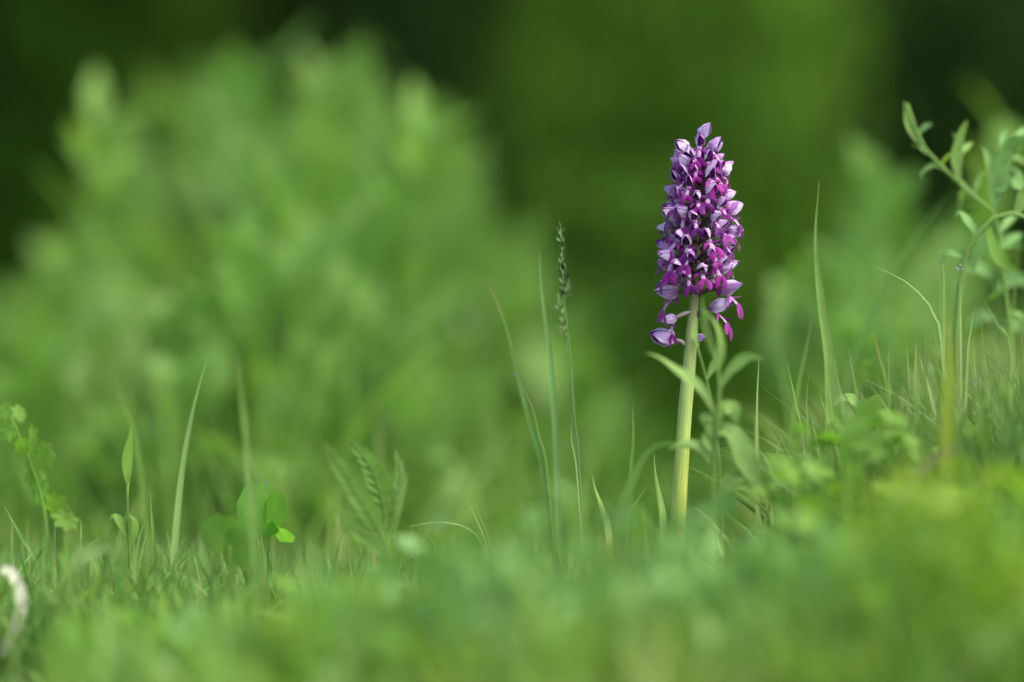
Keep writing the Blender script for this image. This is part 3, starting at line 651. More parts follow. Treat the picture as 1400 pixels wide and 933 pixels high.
def lip_mesh(seed):
    g = np.random.default_rng(seed); mb = MB()
    def strip(pts, ws, v0, v1, u0=0.0, u1=1.0):
        S = spline(pts, 9); V = []; UV = []; F = []
        for i, p in enumerate(S):
            t = i / 8; T = Vector(S[min(8, i + 1)] - S[max(0, i - 1)]).normalized(); side = Vector((0, 1, 0)); side = (side - T * side.dot(T))
            if side.length < .2: side = Vector((1, 0, 0)) - T * T.x
            side.normalize(); nn = side.cross(T)
            wv = np.interp(t, np.linspace(0, 1, len(ws)), ws) * .5 * MM; c = Vector(p)
            V += [c + side * wv, c - nn * wv * .35, c - side * wv]; v = v0 + (v1 - v0) * t
            UV += [(u0, v), ((u0 + u1) / 2, v), (u1, v)]
            if i: b = (i - 1) * 3; F += [(b, b + 3, b + 4, b + 1), (b + 1, b + 4, b + 5, b + 2)]
        mb.add(V, F, .5, UV)
    e = lambda s: g.normal(0, s)
    k = g.uniform(.85, 1.15); hang = g.uniform(.5, 1.0)
    base = np.array([2.2, 0, -1.2]); mid = np.array([4.6, e(.2), -3.6 * hang - .8]); end = np.array([5.6 * k, e(.3), -7.0 * hang - .6])
    strip([base * MM, mid * MM, end * MM], [2.6, 2.3, 1.9, 2.1, 2.6], 0, .45)
    for sgn in (-1, 1):
        a0 = base * .55 + mid * .45; a1 = a0 + [1.2 + e(.3), sgn * 2.2, -.2 + e(.4)]; a2 = a0 + [1.6 + e(.9), sgn * (4.0 + e(.4)), -1.9 + e(1.0)]
        strip([a0 * MM, a1 * MM, a2 * MM], [1.3, 1.3, 1.5, 1.5, .3], .48, 1)
        b0 = end - [0, 0, -.5]; b1 = end + [.3 + e(.3), sgn * 1.9, -1.5]; b2 = end + [e(.8) + .6, sgn * (2.8 + e(.5)), -4.2 + e(.6)]
        strip([b0 * MM, b1 * MM, b2 * MM], [1.8, 2.2, 2.8, 2.5, .6], .45, 1)
    strip([end * MM, (end + [.3, 0, -1.6]) * MM], [.8, .5, .1], .5, 1)
    return mb.mesh('lip', LIP)
def column_mesh():
    mb = MB(); tube(mb, [(1.5 * MM, 0, -.3 * MM), (3.6 * MM, 0, .2 * MM), (5 * MM, 0, -.1 * MM)], 1, 1, 6, 7, rf=lambda t: (.55 + .7 * math.sin(math.pi * (t * .8 + .1))) * MM)
    return mb.mesh('column', OVARY)
hoods = []
for s in range(6):
    g = np.random.default_rng(50 + s); L = 12.8 * MM; Rm = g.uniform(3.1, 3.7) * MM; fl = g.uniform(.08, .45)
    hoods.append([sepal_mesh(0, R(48), L, Rm * 1.04, s, fl * .5, g.uniform(-.5, 1.0) * MM), sepal_mesh(R(74), R(60), L * g.uniform(.93, 1.03), Rm, s + 20, fl, g.uniform(-1, .8) * MM), sepal_mesh(R(-74), R(60), L * g.uniform(.93, 1.03), Rm, s + 40, fl, g.uniform(-1, .8) * MM)])
lips = [lip_mesh(s) for s in range(7)]; colm = column_mesh()

orchid = empty('orchid', (at(921, 0).x, D0, gz(at(921, 0).x, D0)))
tag(orchid, 'purple and white orchid flower spike on a thick yellow green stem', 'orchid')
OB = Vector(orchid.location)
sp_px = [(918, 930), (924, 790), (929, 680), (936, 570), (944, 480), (950, 400), (955, 320), (957, 250), (957, 200)]
stem_pts = [at(*p) - OB for p in sp_px]
stem_pts[0].z = -.01
mb = MB()
tube(mb, stem_pts, .0050, .0011, 60, 20, rib=.06, rf=lambda t: float(np.interp(t, [0, .3, .55, .66, .72, .9, 1], [.0044, .0040, .0036, .0032, .0022, .0016, .0010])))
mb.build('stem', STEM, orchid)
SS = spline(stem_pts, 200)
def stem_at_py(py):
    z = at(0, py).z - OB.z
    i = int(np.argmin([abs(s[2] - z) for s in SS])); return Vector(SS[i])

def add_flower(py, az, reach, tilt, size=1.0, droop=0.0, k=None, lipk=None, closed=False, pale=False, roll=0.0):
    """az: 0 = towards the right, -90 = towards the camera"""
    g = rng
    p0 = stem_at_py(py); d = Vector((math.cos(az), math.sin(az), 0))
    up = reach * math.tan(tilt) 
    p1 = p0 + d * reach * .55 + Vector((0, 0, up * .75 + .0012)); p2 = p0 + d * reach + Vector((0, 0, up - droop))
    mb = MB(); tube(mb, [p0, p1, p2], .0008, .0009, 8, 6, rf=lambda t: (.7 + .55 * math.sin(math.pi * t)) * MM)
    fl = mb.build('flower', PALEOV if pale else OVARY, orchid)
    k = int(g.integers(0, 6)) if k is None else k
    hd = d + Vector((0, 0, math.tan(tilt * .8 - droop * 30 + g.normal(0, .12)))) + Vector((g.normal(0, .22), g.normal(0, .22), g.normal(0, .1)))
    M = aim(p2, hd, roll + g.normal(0, .3), size) @ Matrix.Translation((-.001, 0, 0)) @ Matrix.Diagonal((1, g.uniform(.85, 1.1), g.uniform(.85, 1.1), 1))
    for me in hoods[k]:
        o = link('sepal', me, fl, M)
    o = link('column', colm, fl, M)
    if not closed:
        M2 = Matrix.Diagonal((1,1,1,1)) @ aim(p2, Vector((d.x, d.y, -.05 + g.normal(0, .15))) + Vector((g.normal(0, .15), g.normal(0, .15), 0)), g.normal(0, .2), size * 1.55) @ Matrix.Translation((-.001, 0, 0))
        link('lip', lips[int(g.integers(0, 7)) if lipk is None else lipk], fl, M2)
    # bract at the foot of the pedicel
    mb = MB(); ribbon(mb, [p0, p0 + d * reach * .25 + Vector((0, 0, .0012)), p0 + d * reach * .5 + Vector((0, 0, .0005))], .0018, 6, face=(0, 0, 1), prof=lambda t: (1 - t) ** .6)
    mb.build('bract', PALEOV, fl)
    return fl
rng = np.random.default_rng(21)
NF = 84
for i in range(NF):
    f = i / (NF - 1); py = 228 + (390 - 228) * f ** 1.0
    az = i * R(137.5) + rng.normal(0, .12)
    reach = (6.2 + 8.0 * min(1, f * 1.9) ** .8 + rng.normal(0, .9)) * MM
    tilt = min(R(62), R(60 - 40 * min(1, f * 1.5)) + rng.normal(0, .09))
    add_flower(py, az, reach, tilt, size=(.68 + .11 * min(1, f * 2)) * rng.uniform(.82, 1.12))
# top buds and youngest flowers
add_flower(211, R(-30), .0008, R(85), .86, closed=True, k=1)
add_flower(226, R(175), .0040, R(50), .8); add_flower(226, R(-10), .0045, R(50), .8); add_flower(229, R(-95), .003, R(60), .82)
# single flowers below the spike
add_flower(408, R(-15), .0145, R(16), 1.1, k=2)
add_flower(436, R(-20), .0110, R(26), 1.1, k=3)
add_flower(402, R(200), .0110, R(5), 1.05, k=4)
add_flower(478, R(185), .0100, R(28), 1.15, closed=True, pale=True, k=5)
add_flower(470, R(-60), .006, R(25), .6, closed=True, pale=True, k=0)
add_flower(425, R(205), .011, R(-18), .8, closed=False, pale=True, k=1)
# sheathing leaf low on the stem, mostly hidden by the grass
mb = MB(); b = stem_at_py(880); ribbon(mb, [b, b + Vector((.03, .01, .03)), b + Vector((.075, .02, .02))], .022, 12, face=(0, -.3, 1)); mb.build('leaf', G_CLOVER, orchid)
mb = MB(); b = stem_at_py(890); ribbon(mb, [b, b + Vector((-.03, .015, .03)), b + Vector((-.08, .03, .015))], .022, 12, face=(0, -.3, 1)); mb.build('leaf', G_CLOVER, orchid)

# ------------------------------------------------------------------ single grass blades of the focus belt
def blade(px_pts, wpx, Y, label, mat=None, twist=.6, lean=0.0, fold=.35, name='grass_shoot', cat='grass blade', group=None, prof=None):
    """px_pts tip -> base as seen; extended down to the soil"""
    pts = [np.array(at(a, b, Y + lean * (i / (len(px_pts) - 1)))) for i, (a, b) in enumerate(px_pts)]
    last = pts[-1]; d = pts[-1] - pts[-2]; d = d / max(1e-6, abs(d[2]))
    z = gz(last[0], last[1])
    if last[2] > z + .004:
        h = last[2] - z; base = np.array([last[0] + d[0] * h * .45 if abs(d[0]) < 3 else last[0], last[1] + .004, z - .004]); pts.append(base)
    pts = pts[::-1]; o0 = Vector((float(pts[0][0]), float(pts[0][1]), z))
    mb = MB(); ribbon(mb, [p - np.array(o0) for p in pts], wpx * PX * .85, 26, face=(.15, -1, .1), twist=twist, fold=fold, rnd=rng.uniform(0, .55), prof=prof)
    o = mb.build(name, mat or G_BLADE); o.location = o0
    tag(o, label, cat, group); return o
BL = 'single grass blades standing clear of the sward'
blade([(667, 383), (693, 450), (706, 512), (722, 570), (746, 665)], 11, 3.18, 'thin blade with a reddish tip leaning left', leafmat('red_tip_blade', (.12, .25, .06), (.13, .27, .06), tip=(.28, .16, .08)), .3, group=BL)
blade([(704, 511), (727, 556), (738, 600), (749, 650)], 6, 3.14, 'narrow blade forking right beneath the dew drop', None, .4, group=BL)
blade([(737, 336), (741, 400), (751, 480), (757, 560), (762, 650)], 14, 3.17, 'tall straight blade just left of the grass seed head', G_BLUE, .25, group=BL)
blade([(783, 556), (781, 600), (790, 660)], 5, 3.12, 'small pale blade below the grass seed head', G_LIGHT, group=BL)
blade([(864, 552), (866, 600), (862, 665)], 11, 3.06, 'short upright blade between seed head and orchid stem', None, .2, group=BL)
blade([(1038, 488), (1035, 560), (1036, 690)], 10, 3.09, 'straight crisp blade right of the drooping herb', G_LIGHT, .3, group=BL)
blade([(1031, 565), (1032, 610), (1038, 680)], 7, 3.10, 'short blade sheathing the straight crisp blade', None, .2, group=BL)
blade([(1120, 248), (1115, 330), (1124, 420), (1136, 500), (1142, 640)], 52, 3.13, 'tallest broad grass blade with a needle tip right of the orchid', None, .15, fold=.5, group=BL, prof=lambda t: (.9 - .2 * t) * (1 - t ** 1.6) ** 1.0 if t < .82 else max(0.02, .165 * (1 - t) / .18))
blade([(1112, 425), (1104, 470), (1092, 530), (1080, 640)], 14, 3.20, 'dark blade behind the tallest broad blade', None, .3, group=BL)
blade([(1193, 364), (1230, 380), (1258, 402), (1279, 434), (1290, 500)], 7, 3.10, 'pale thin blade arching to the left', G_LIGHT, .5, group=BL)
blade([(1312, 370), (1313, 420), (1314, 500)], 8, 3.12, 'narrow blade carrying a dew drop at its tip', G_LIGHT, .4, group=BL)
blade([(1333, 419), (1327, 455), (1322, 520)], 10, 3.10, 'short crisp blade right of the dew tipped blade', G_LIGHT, .3, group=BL)
blade([(1276, 308), (1284, 380), (1290, 450)], 10, 3.22, 'soft upright blade above the yellow leaf', None, .4, group=BL)
blade([(1284, 340), (1290, 375), (1291, 420)], 6, 3.15, 'thin blade next to the soft upright blade', G_LIGHT, .4, group=BL)
blade([(1194, 455), (1203, 490), (1216, 560)], 12, 3.16, 'blade with a dry reddish tip below the arching blade', leafmat('dry_tip_blade', (.14, .26, .05), (.15, .27, .05), tip=(.35, .2, .06)), .3, group=BL)
blade([(1159, 474), (1168, 520), (1178, 600)], 12, 3.08, 'blade just right of the tallest broad blade', None, .3, group=BL)
blade([(1106, 509), (1103, 550), (1106, 620)], 8, 3.10, 'short thin blade at the foot of the tallest broad blade', None, .3, group=BL)
blade([(1075, 492), (1088, 550), (1104, 640)], 8, 3.10, 'thin blade leaning left of the tallest broad blade', G_BLUE, .3, group=BL)
blade([(1073, 582), (1062, 620), (1050, 680)], 8, 3.09, 'low blade leaning right beside the crisp blade', G_LIGHT, .3, group=BL)
blade([(1346, 410), (1366, 448), (1388, 500)], 10, 3.15, 'blade leaning left near the right edge', None, .3, group=BL)
blade([(1190, 380), (1203, 440), (1212, 520)], 11, 3.28, 'soft blade under the arching blade tip', None, .3, group=BL)
blade([(1210, 345), (1213, 420), (1217, 520)], 10, 3.34, 'soft straight blade behind the arching blade', None, .3, group=BL)
blade([(1300, 262), (1262, 310), (1226, 365), (1195, 430), (1160, 520)], 13, 3.36, 'long soft stalk slanting down to the left behind the grass', G_BLUE, .2, group=BL)
blade([(1394, 330), (1388, 400), (1380, 500)], 10, 3.25, 'blade at the right edge below the branching weed', None, .3, group=BL)
blade([(1060, 440), (1068, 500), (1086, 600)], 14, 3.5, 'faint blurred blade right of the drooping herb', G_BLUE, .3, group=BL)
blade([(284, 488), (264, 560), (248, 650), (238, 760), (234, 850)], 13, 3.05, 'long blade leaning right among the left grass', G_LIGHT, .4, group=BL)
blade([(205, 660), (207, 700), (211, 760)], 9, 3.09, 'short upright blade left of the long leaning blade', None, .3, group=BL)
blade([(203, 702), (192, 730), (186, 770)], 5, 3.09, 'tiny thin blade beside the short upright blade', G_LIGHT, .3, group=BL)
blade([(228, 726), (233, 750), (238, 790)], 6, 3.07, 'tiny blade at the foot of the long leaning blade', G_LIGHT, .3, group=BL)
blade([(262, 745), (270, 780), (280, 830)], 6, 3.06, 'tiny blade right of the long leaning blade', G_LIGHT, .3, group=BL)
blade([(322, 480), (333, 560), (341, 640), (348, 740)], 15, 2.88, 'blurred blade standing in front of the clover', None, .3, group=BL)
blade([(160, 520), (176, 570), (192, 640)], 12, 3.3, 'blurred blade leaning left above the thin curled leaf', None, .3, group=BL)
blade([(556, 721), (598, 714), (640, 722), (661, 748), (672, 800)], 5, 3.07, 'hair thin blade arching over to the left in mid grass', G_LIGHT, .3, group=BL)
blade([(641, 688), (652, 712), (668, 760)], 6, 3.08, 'left blade of the small pair beside the arching blade', G_LIGHT, .3, group=BL)
blade([(648, 680), (658, 710), (674, 760)], 7, 3.12, 'right blade of the small pair beside the arching blade', None, .3, group=BL)
blade([(5, 690), (30, 735), (55, 780)], 12, 3.12, 'blade leaning left at the left edge', None, .3, group=BL)
blade([(470, 735), (462, 770), (455, 820)], 10, 3.08, 'pale blade under the toothed leaves', G_LIGHT, .3, group=BL)
blade([(476, 730), (479, 770), (484, 820)], 6, 3.08, 'thin blade beside the pale blade under the toothed leaves', None, .3, group=BL)
blade([(700, 660), (712, 690), (722, 720)], 7, 3.2, 'small soft blade left of the seed head foot', None, .3, group=BL)
blade([(885, 664), (868, 690), (848, 720)], 9, 3.05, 'small blade leaning right at the foot of the orchid', G_LIGHT, .3, group=BL)
blade([(982, 620), (900, 608), (868, 650), (848, 720)][::1], 22, 2.98, 'broad blade arching across the front of the orchid stem', G_VETCH, .5, fold=.3, group=BL)
blade([(1390, 470), (1372, 520), (1360, 600)], 9, 3.1, 'blade bowing right of the dew tipped blade', None, .3, group=BL)
blade([(1240, 470), (1243, 520), (1250, 600)], 9, 3.14, 'short blade left of the yellow leaf', G_LIGHT, .3, group=BL)
blade([(1145, 280), (1146, 300), (1147, 320), (1148, 640)], 4, 3.6, 'faint thin stalk far behind the tallest blade', G_BLUE, .3, group=BL)
blade([(510, 740), (512, 765), (513, 800)], 6, 3.05, 'short dry pinkish stalk under the toothed leaves', PINK, .1, name='dry_stalk', cat='dry stalk', prof=lambda t: 1 - .2 * t)
# yellow leaf out of focus on the right
blade([(1288, 405), (1294, 440), (1300, 500), (1296, 580)], 30, 2.86, 'bright yellow green leaf standing among the right hand grass', G_YELLOW, .3, name='yellow_leaf', cat='leaf')
# curled white straw in the bottom left
pts = [at(3, 777, 2.93), at(18, 786, 2.93), at(29, 815, 2.93), at(25, 850, 2.93), at(10, 882, 2.93), at(-6, 900, 2.93)]
o0 = pts[-1].copy(); o0.z = gz(o0.x, o0.y); pts.append(Vector((o0.x, o0.y, o0.z - .003)))
mb = MB(); ribbon(mb, [np.array(p - o0) for p in pts[::-1]], .0066, 30, face=(.2, -1, .1), twist=.25, fold=.3, rnd=.3, prof=lambda t: .75 + .25 * math.sin(3 * t)); o = mb.build('curled_straw', DRY); o.location = o0
tag(o, 'whitish curled dry straw in the bottom left corner', 'straw')

# small folded pale leaves at the orchid's foot
for (pts_, lb) in (([(894, 618), (897, 650), (905, 690), (908, 730)], 'folded pale leaf spike just left of the orchid stem'), ([(809, 647), (814, 668), (826, 700), (834, 740)], 'pale pointed shoot left of the orchid foot')):
    blade(pts_, 15, 3.09, lb, G_LIGHT, 1.2, fold=.9, name='folded_leaf', cat='leaf', prof=lambda t: .5 + .9 * math.sin(math.pi * min(1, t * 1.0)) if t < .8 else max(.03, .98 * (1 - t) / .2))

# ------------------------------------------------------------------ grass seed heads
def seed_head(px_pts, Y, tip_y, end_y, label, lighter=False):
    pts = [np.array(at(a, b, Y)) for a, b in px_pts]; last = pts[-1]; z = gz(last[0], last[1])
    pts.append(np.array([last[0] + .004, last[1], z - .003])); o0 = Vector((last[0], last[1], z)); root = empty('grass_seed_head', o0); tag(root, label, 'grass')
    pts = [p - np.array(o0) for p in pts[::-1]]
    mb = MB(); tube(mb, pts, .0008, .0003, 30, 6); mb.build('stem', G_BLUE, root)
    S = spline(pts, 300); zt = at(0, tip_y, Y).z - z; ze = at(0, end_y, Y).z - z
    me = []
    for s in range(3):
        mb = MB()
        for q in range(3): ribbon(mb, [(0, 0, 0), (.0012 + .0004 * q, .0004 * (q - 1), .0028), (.0010 + .0008 * q, 0, .0062 - .001 * q)], .0019, 6, face=(.6 * (q - 1), -1, 0), prof=lambda t: math.sin(math.pi * (t * .9 + .08)) ** .7, rnd=.2 * q, fold=.6)
        me.append(mb.mesh('spikelet', G_LIGHT if lighter else leafmat('spikelet_green', (.07, .15, .045), (.13, .22, .07), (.2, .28, .12), trans=.2)))
    idx = [i for i, s in enumerate(S) if ze <= s[2] <= zt]
    n = int((zt - ze) / .00115)
    for k in range(n):
        s = S[idx[int(k * (len(idx) - 1) / max(1, n - 1))]]; f = k / n
        M = Matrix.Translation(s) @ Matrix.Rotation(k * 2.3, 4, 'Z') @ Matrix.Rotation(rng.normal(.2, .16), 4, 'Y') @ Matrix.Diagonal((*(3 * [(1.05 - .5 * f) * rng.uniform(.55, 1.3)]), 1))
        link('spikelet', me[k % 3], root, M)
seed_head([(766, 308), (769, 360), (772, 420), (779, 480), (784, 560), (793, 660)], 3.13, 311, 408, 'dark green slender grass seed head left of the orchid')
seed_head([(763, 402), (768, 440), (776, 476), (783, 520), (786, 600), (792, 670)], 3.17, 406, 470, 'lighter lower seed head behind the dark one', True)

# ------------------------------------------------------------------ dew drops
def water():
    m = bpy.data.materials.new('dew'); m.use_nodes = True; p = m.node_tree.nodes['Principled BSDF']
    p.inputs['Base Color'].default_value = (1, 1, 1, 1); p.inputs['Roughness'].default_value = .02; p.inputs['IOR'].default_value = 1.33; p.inputs['Transmission Weight'].default_value = 1.0; return m
DEW = water()
def drop(px, py, Y, rpx, label):
    mb = MB(); c = at(px, py, Y); r = rpx * PX; V = []; F = []; nu, nv = 14, 9
    for i in range(nv + 1):
        th = math.pi * i / nv
        for j in range(nu): a = 2 * math.pi * j / nu; V.append((r * math.sin(th) * math.cos(a), r * math.sin(th) * math.sin(a), r * math.cos(th) * (1.12 if th < 1.57 else .95)))
        if i:
            for j in range(nu): F.append(((i - 1) * nu + j, i * nu + j, i * nu + (j + 1) % nu, (i - 1) * nu + (j + 1) % nu))
    mb.add(V, F); o = mb.build('dew_drop', DEW); o.location = c; tag(o, label, 'dew drop', 'dew drops on the grass')
drop(1312, 365, 3.117, 4.2, 'dew drop on the tip of the narrow blade at right')
drop(703.5, 511, 3.125, 2.6, 'dew drop on the thin blade with a reddish tip')
drop(1143, 497, 3.05, 2.0, 'tiny dew drop on the edge of the tallest broad blade')
drop(1161, 655, 3.0, 4.5, 'dew drop low in the grass right of the orchid')
drop(1334, 523, 3.02, 3.0, 'dew drop in the grass below the short crisp blade')
drop(1381, 557, 3.0, 4.5, 'dew drop in the grass near the right edge')
drop(364, 661, 3.05, 2.5, 'dew drop on the upper rim of the clover leaf')

# ------------------------------------------------------------------ drooping herb in front of the orchid stem
def herb_from_px(name, label, stem_px, r_px, Y, leaves, mat, cat='herb', stem_mat_=None, serr=0.0):
    p = [at(a, b, Y) for a, b in stem_px]; last = p[-1]; o0 = Vector((last.x, Y, gz(last.x, Y)))
    root = empty(name, o0); tag(root, label, cat)
    q = [np.array(v - o0) for v in p] + [np.array([.002, 0, -.004])]
    mb = MB(); tube(mb, q[::-1], r_px * PX, r_px * PX * .45, 26, 8, rnd=.3); mb.build('stem', stem_mat_ or mat, root)
    for L in leaves:
        pts, wpx = L[0], L[1]; m = L[2] if len(L) > 2 else mat; tw = L[3] if len(L) > 3 else 1.5; dy = L[4] if len(L) > 4 else 0.0
        P_ = [np.array(at(a, b, Y + dy * i / max(1, len(pts) - 1)) - o0) for i, (a, b) in enumerate(pts)]
        mb = MB(); n = 24
        def prof(t, s=serr):
            v = max(.06, math.sin(math.pi * min(1, t * .93 + .05)) ** .7)
            return v * (1 + s * math.sin(t * 95)) * (1 + .10 * math.sin(t * 11 + wpx))
        ribbon(mb, P_, wpx * PX, n if not serr else 50, face=(.2, -.8, .5), twist=tw, twist0=-tw * .4, fold=.3, rnd=rng.uniform(0, .5), prof=prof)
        mb.build('leaf', m, root)
    return root
herb_from_px('drooping_herb', 'downy herb with drooping leaves just right of the orchid stem',
    [(964, 425), (968, 450), (976, 485), (984, 525), (981, 580), (976, 640), (974, 700)], 4.0, 2.955,
    [([(978, 565), (958, 530), (925, 505), (900, 488), (881, 482)], 15), ([(984, 530), (1000, 505), (1022, 488), (1046, 490)], 14),
     ([(980, 500), (970, 470), (962, 440), (961, 405)], 7), ([(982, 510), (986, 480), (982, 450), (966, 425)], 11),
     ([(980, 575), (988, 558), (1003, 560), (1008, 580)], 20), ([(980, 590), (1000, 590), (1018, 620), (1034, 665)], 32, G_VETCH, .4),
     ([(978, 600), (972, 580), (966, 570), (964, 588)], 18), ([(978, 640), (960, 612), (935, 606), (915, 615)], 14),
     ([(978, 620), (972, 600), (985, 585), (998, 600)], 24, G_VETCH, .4), ([(976, 690), (1000, 655), (1030, 650), (1060, 662)], 16),
     ([(975, 700), (990, 670), (1012, 660), (1040, 680)], 14)], G_VETCH)
# second shoot partly behind: crossing diagonal twig
herb_from_px('leaning_shoot', 'thin leaning shoot crossing behind the lower orchid stem', [(952, 470), (966, 520), (978, 580), (985, 680)], 2.5, 3.03, [([(955, 475), (950, 460), (948, 440)], 8), ([(966, 520), (975, 500), (978, 480)], 9)], G_VETCH)

# branching weed on the right
herb_from_px('branching_weed', 'branching weed with forked stems at the right edge',
    [(1240, 142), (1262, 200), (1300, 240), (1338, 275), (1362, 300), (1372, 380), (1385, 520)], 5, 3.24,
    [([(1300, 240), (1280, 225), (1262, 235), (1262, 245)], 10), ([(1262, 200), (1248, 180), (1240, 160), (1236, 138)], 14), ([(1312, 250), (1308, 220), (1312, 190), (1322, 165)], 16, G_VETCH, .8),
     ([(1362, 285), (1362, 250), (1372, 220), (1384, 195), (1404, 188)], 26, G_BLUE, 1.2), ([(1362, 255), (1356, 230), (1350, 215), (1342, 200)], 18), ([(1340, 275), (1322, 260), (1310, 245), (1300, 250)], 12),
     ([(1362, 262), (1382, 240), (1394, 250), (1406, 262)], 26, G_BLUE, .5), ([(1365, 300), (1345, 330), (1335, 350), (1330, 372)], 14, G_BLUE)] + [([(ax, ay), (ax + dx * .5, ay + dy * .5 - 4), (ax + dx, ay + dy)], w_, [G_BLUE, G_VETCH, G_DARKLEAF][q_ % 3], 1.2, dz) for q_, (ax, ay, dx, dy, w_, dz) in enumerate([(1270, 212, -22, -14, 9, .03), (1285, 228, 26, -26, 9, -.03), (1255, 185, 20, -16, 8, .02), (1318, 258, -8, 30, 10, .05), (1330, 268, 14, -34, 9, .04), (1345, 285, -30, 12, 9, .08), (1372, 340, 26, -20, 12, .05), (1372, 360, -28, -8, 11, .05), (1374, 385, 28, -6, 12, .06), (1376, 400, -24, 10, 11, .03), (1378, 430, 26, 6, 12, .05), (1380, 450, -26, -12, 10, .02), (1366, 320, 28, -30, 10, .07), (1364, 240, 20, -36, 10, .04), (1362, 225, -20, -28, 9, .05), (1366, 210, 8, -36, 9, .06), (1312, 215, 18, -20, 8, .03), (1314, 200, -14, -20, 8, .03), (1384, 200, 22, -26, 12, .02), (1376, 218, 30, 6, 12, .08)])], G_VETCH)
herb_from_px('bent_weed_stem', 'bent pale stem arching over to the right edge beneath the branching weed',
    [(1410, 300), (1385, 292), (1362, 296), (1338, 320), (1320, 350), (1310, 420), (1306, 520)], 7, 3.2, [([(1338, 320), (1322, 300), (1312, 290), (1306, 296)], 14, G_BLUE), ([(1390, 292), (1398, 275), (1402, 262), (1410, 255)], 20), ([(1320, 350), (1300, 345), (1290, 350), (1286, 362)], 12, G_BLUE), ([(1350, 305), (1360, 340), (1375, 360), (1392, 372)], 20, G_CLOVER)], G_VETCH)
herb_from_px('leafy_weed', 'leafy weed with small dark leaves at the right edge', [(1352, 330), (1360, 380), (1366, 450), (1370, 540)], 3, 3.34,
    [([(1360, 380), (1340, 365), (1325, 368), (1312, 378)], 22), ([(1362, 400), (1385, 380), (1400, 384), (1412, 395)], 22), ([(1355, 345), (1340, 325), (1335, 315), (1330, 305)], 18), ([(1355, 345), (1372, 330), (1388, 330), (1398, 340)], 20), ([(1365, 440), (1345, 430), (1332, 440), (1320, 455)], 20), ([(1366, 450), (1385, 440), (1398, 450), (1404, 462)], 20)], G_BLUE)
# small leafy plants among right-hand grass
herb_from_px('small_herb', 'small leafy herb between the tall blades right of the orchid', [(1178, 560), (1182, 610), (1184, 690)], 3, 3.1,
    [([(1180, 560), (1165, 545), (1150, 545), (1140, 555)], 16), ([(1180, 565), (1195, 548), (1208, 550), (1214, 560)], 14), ([(1182, 610), (1198, 595), (1210, 600), (1216, 615)], 14), ([(1182, 620), (1168, 606), (1158, 610), (1152, 622)], 14)], G_HERB)

# toothed leaves (centre left), one plant each side
def toothed(pts, wpx, Y, parent, o0, mat, teeth=9):
    """pinnately toothed leaf: lobes along a midrib"""
    P_ = [np.array(at(a, b, Y) - o0) for a, b in pts]; S = spline(P_, teeth + 2)
    mb = MB(); tube(mb, P_, .0006, .0002, 12, 5); 
    for i in range(1, teeth + 1):
        t = i / (teeth + 1); c = Vector(S[i]); T = Vector(S[i + 1] - S[i - 1]).normalized(); side = T.cross(Vector((0, -1, 0))).normalized()
        Lw = wpx * PX * .5 * math.sin(math.pi * (t * .75 + .2)) 
        for sg in (-1, 1):
            e = c + (side * sg * .62 + T * 1.0) * Lw + Vector((0, rng.normal(0, .0006), 0)); ribbon(mb, [c - T * .003, (c + e) / 2 + side * sg * Lw * .08, e], Lw * .8, 7, face=(0, -1, .2), prof=lambda q: (.55 + .5 * math.sin(3 * q)) * (1 - q ** 3), rnd=.3)
    tipv = Vector(S[-1]); ribbon(mb, [S[-3], S[-2], S[-1]], wpx * PX * .35, 7, prof=lambda q: (1 - q ** 2), rnd=.3)
    mb.build('leaf', mat, parent)
o0 = at(528, 0, 3.0); o0.z = gz(o0.x, 3.0); tl = empty('toothed_herb', o0); tag(tl, 'herb with toothed upright leaves in mid grass left of centre', 'herb')
mb = MB(); tube(mb, [np.array(at(a, b, 3.0) - o0) for a, b in [(528, 915), (529, 800), (532, 730)]], .0014, .001, 10, 6); mb.build('stem', G_VETCH, tl)
toothed([(530, 745), (540, 690), (548, 650), (540, 614)], 30, 3.0, tl, o0, G_VETCH)
toothed([(530, 745), (524, 690), (508, 640), (476, 598)], 46, 3.0, tl, o0, G_HERB, 11)
toothed([(532, 750), (510, 710), (480, 660), (442, 606)], 42, 2.95, tl, o0, G_HERB, 11)
toothed([(530, 760), (500, 730), (485, 722), (460, 700)], 40, 2.95, tl, o0, G_HERB)
# fine feathery leaf at 570,760
o0 = at(575, 0, 3.07); o0.z = gz(o0.x, 3.07); tl = empty('feathery_herb', o0); tag(tl, 'small feathery leaved herb under the arching hair thin blade', 'herb')
for k, (ex, ey) in enumerate([(548, 732), (560, 735), (582, 736), (590, 748), (598, 772), (540, 742), (604, 790)]):
    mb = MB(); P_ = [np.array(at(a, b, 3.07) - o0) for a, b in [(575, 920), (572, 800), ((572 + ex) / 2, (790 + ey) / 2 - 3), (ex, ey)]]
    ribbon(mb, P_, 11 * PX, 14, prof=lambda t: .1 if t < .6 else max(.05, math.sin(math.pi * (t - .6) / .42) ** .6), rnd=.1 * k); mb.build('leaflet', G_CLOVER if k % 2 else G_BLUE, tl)

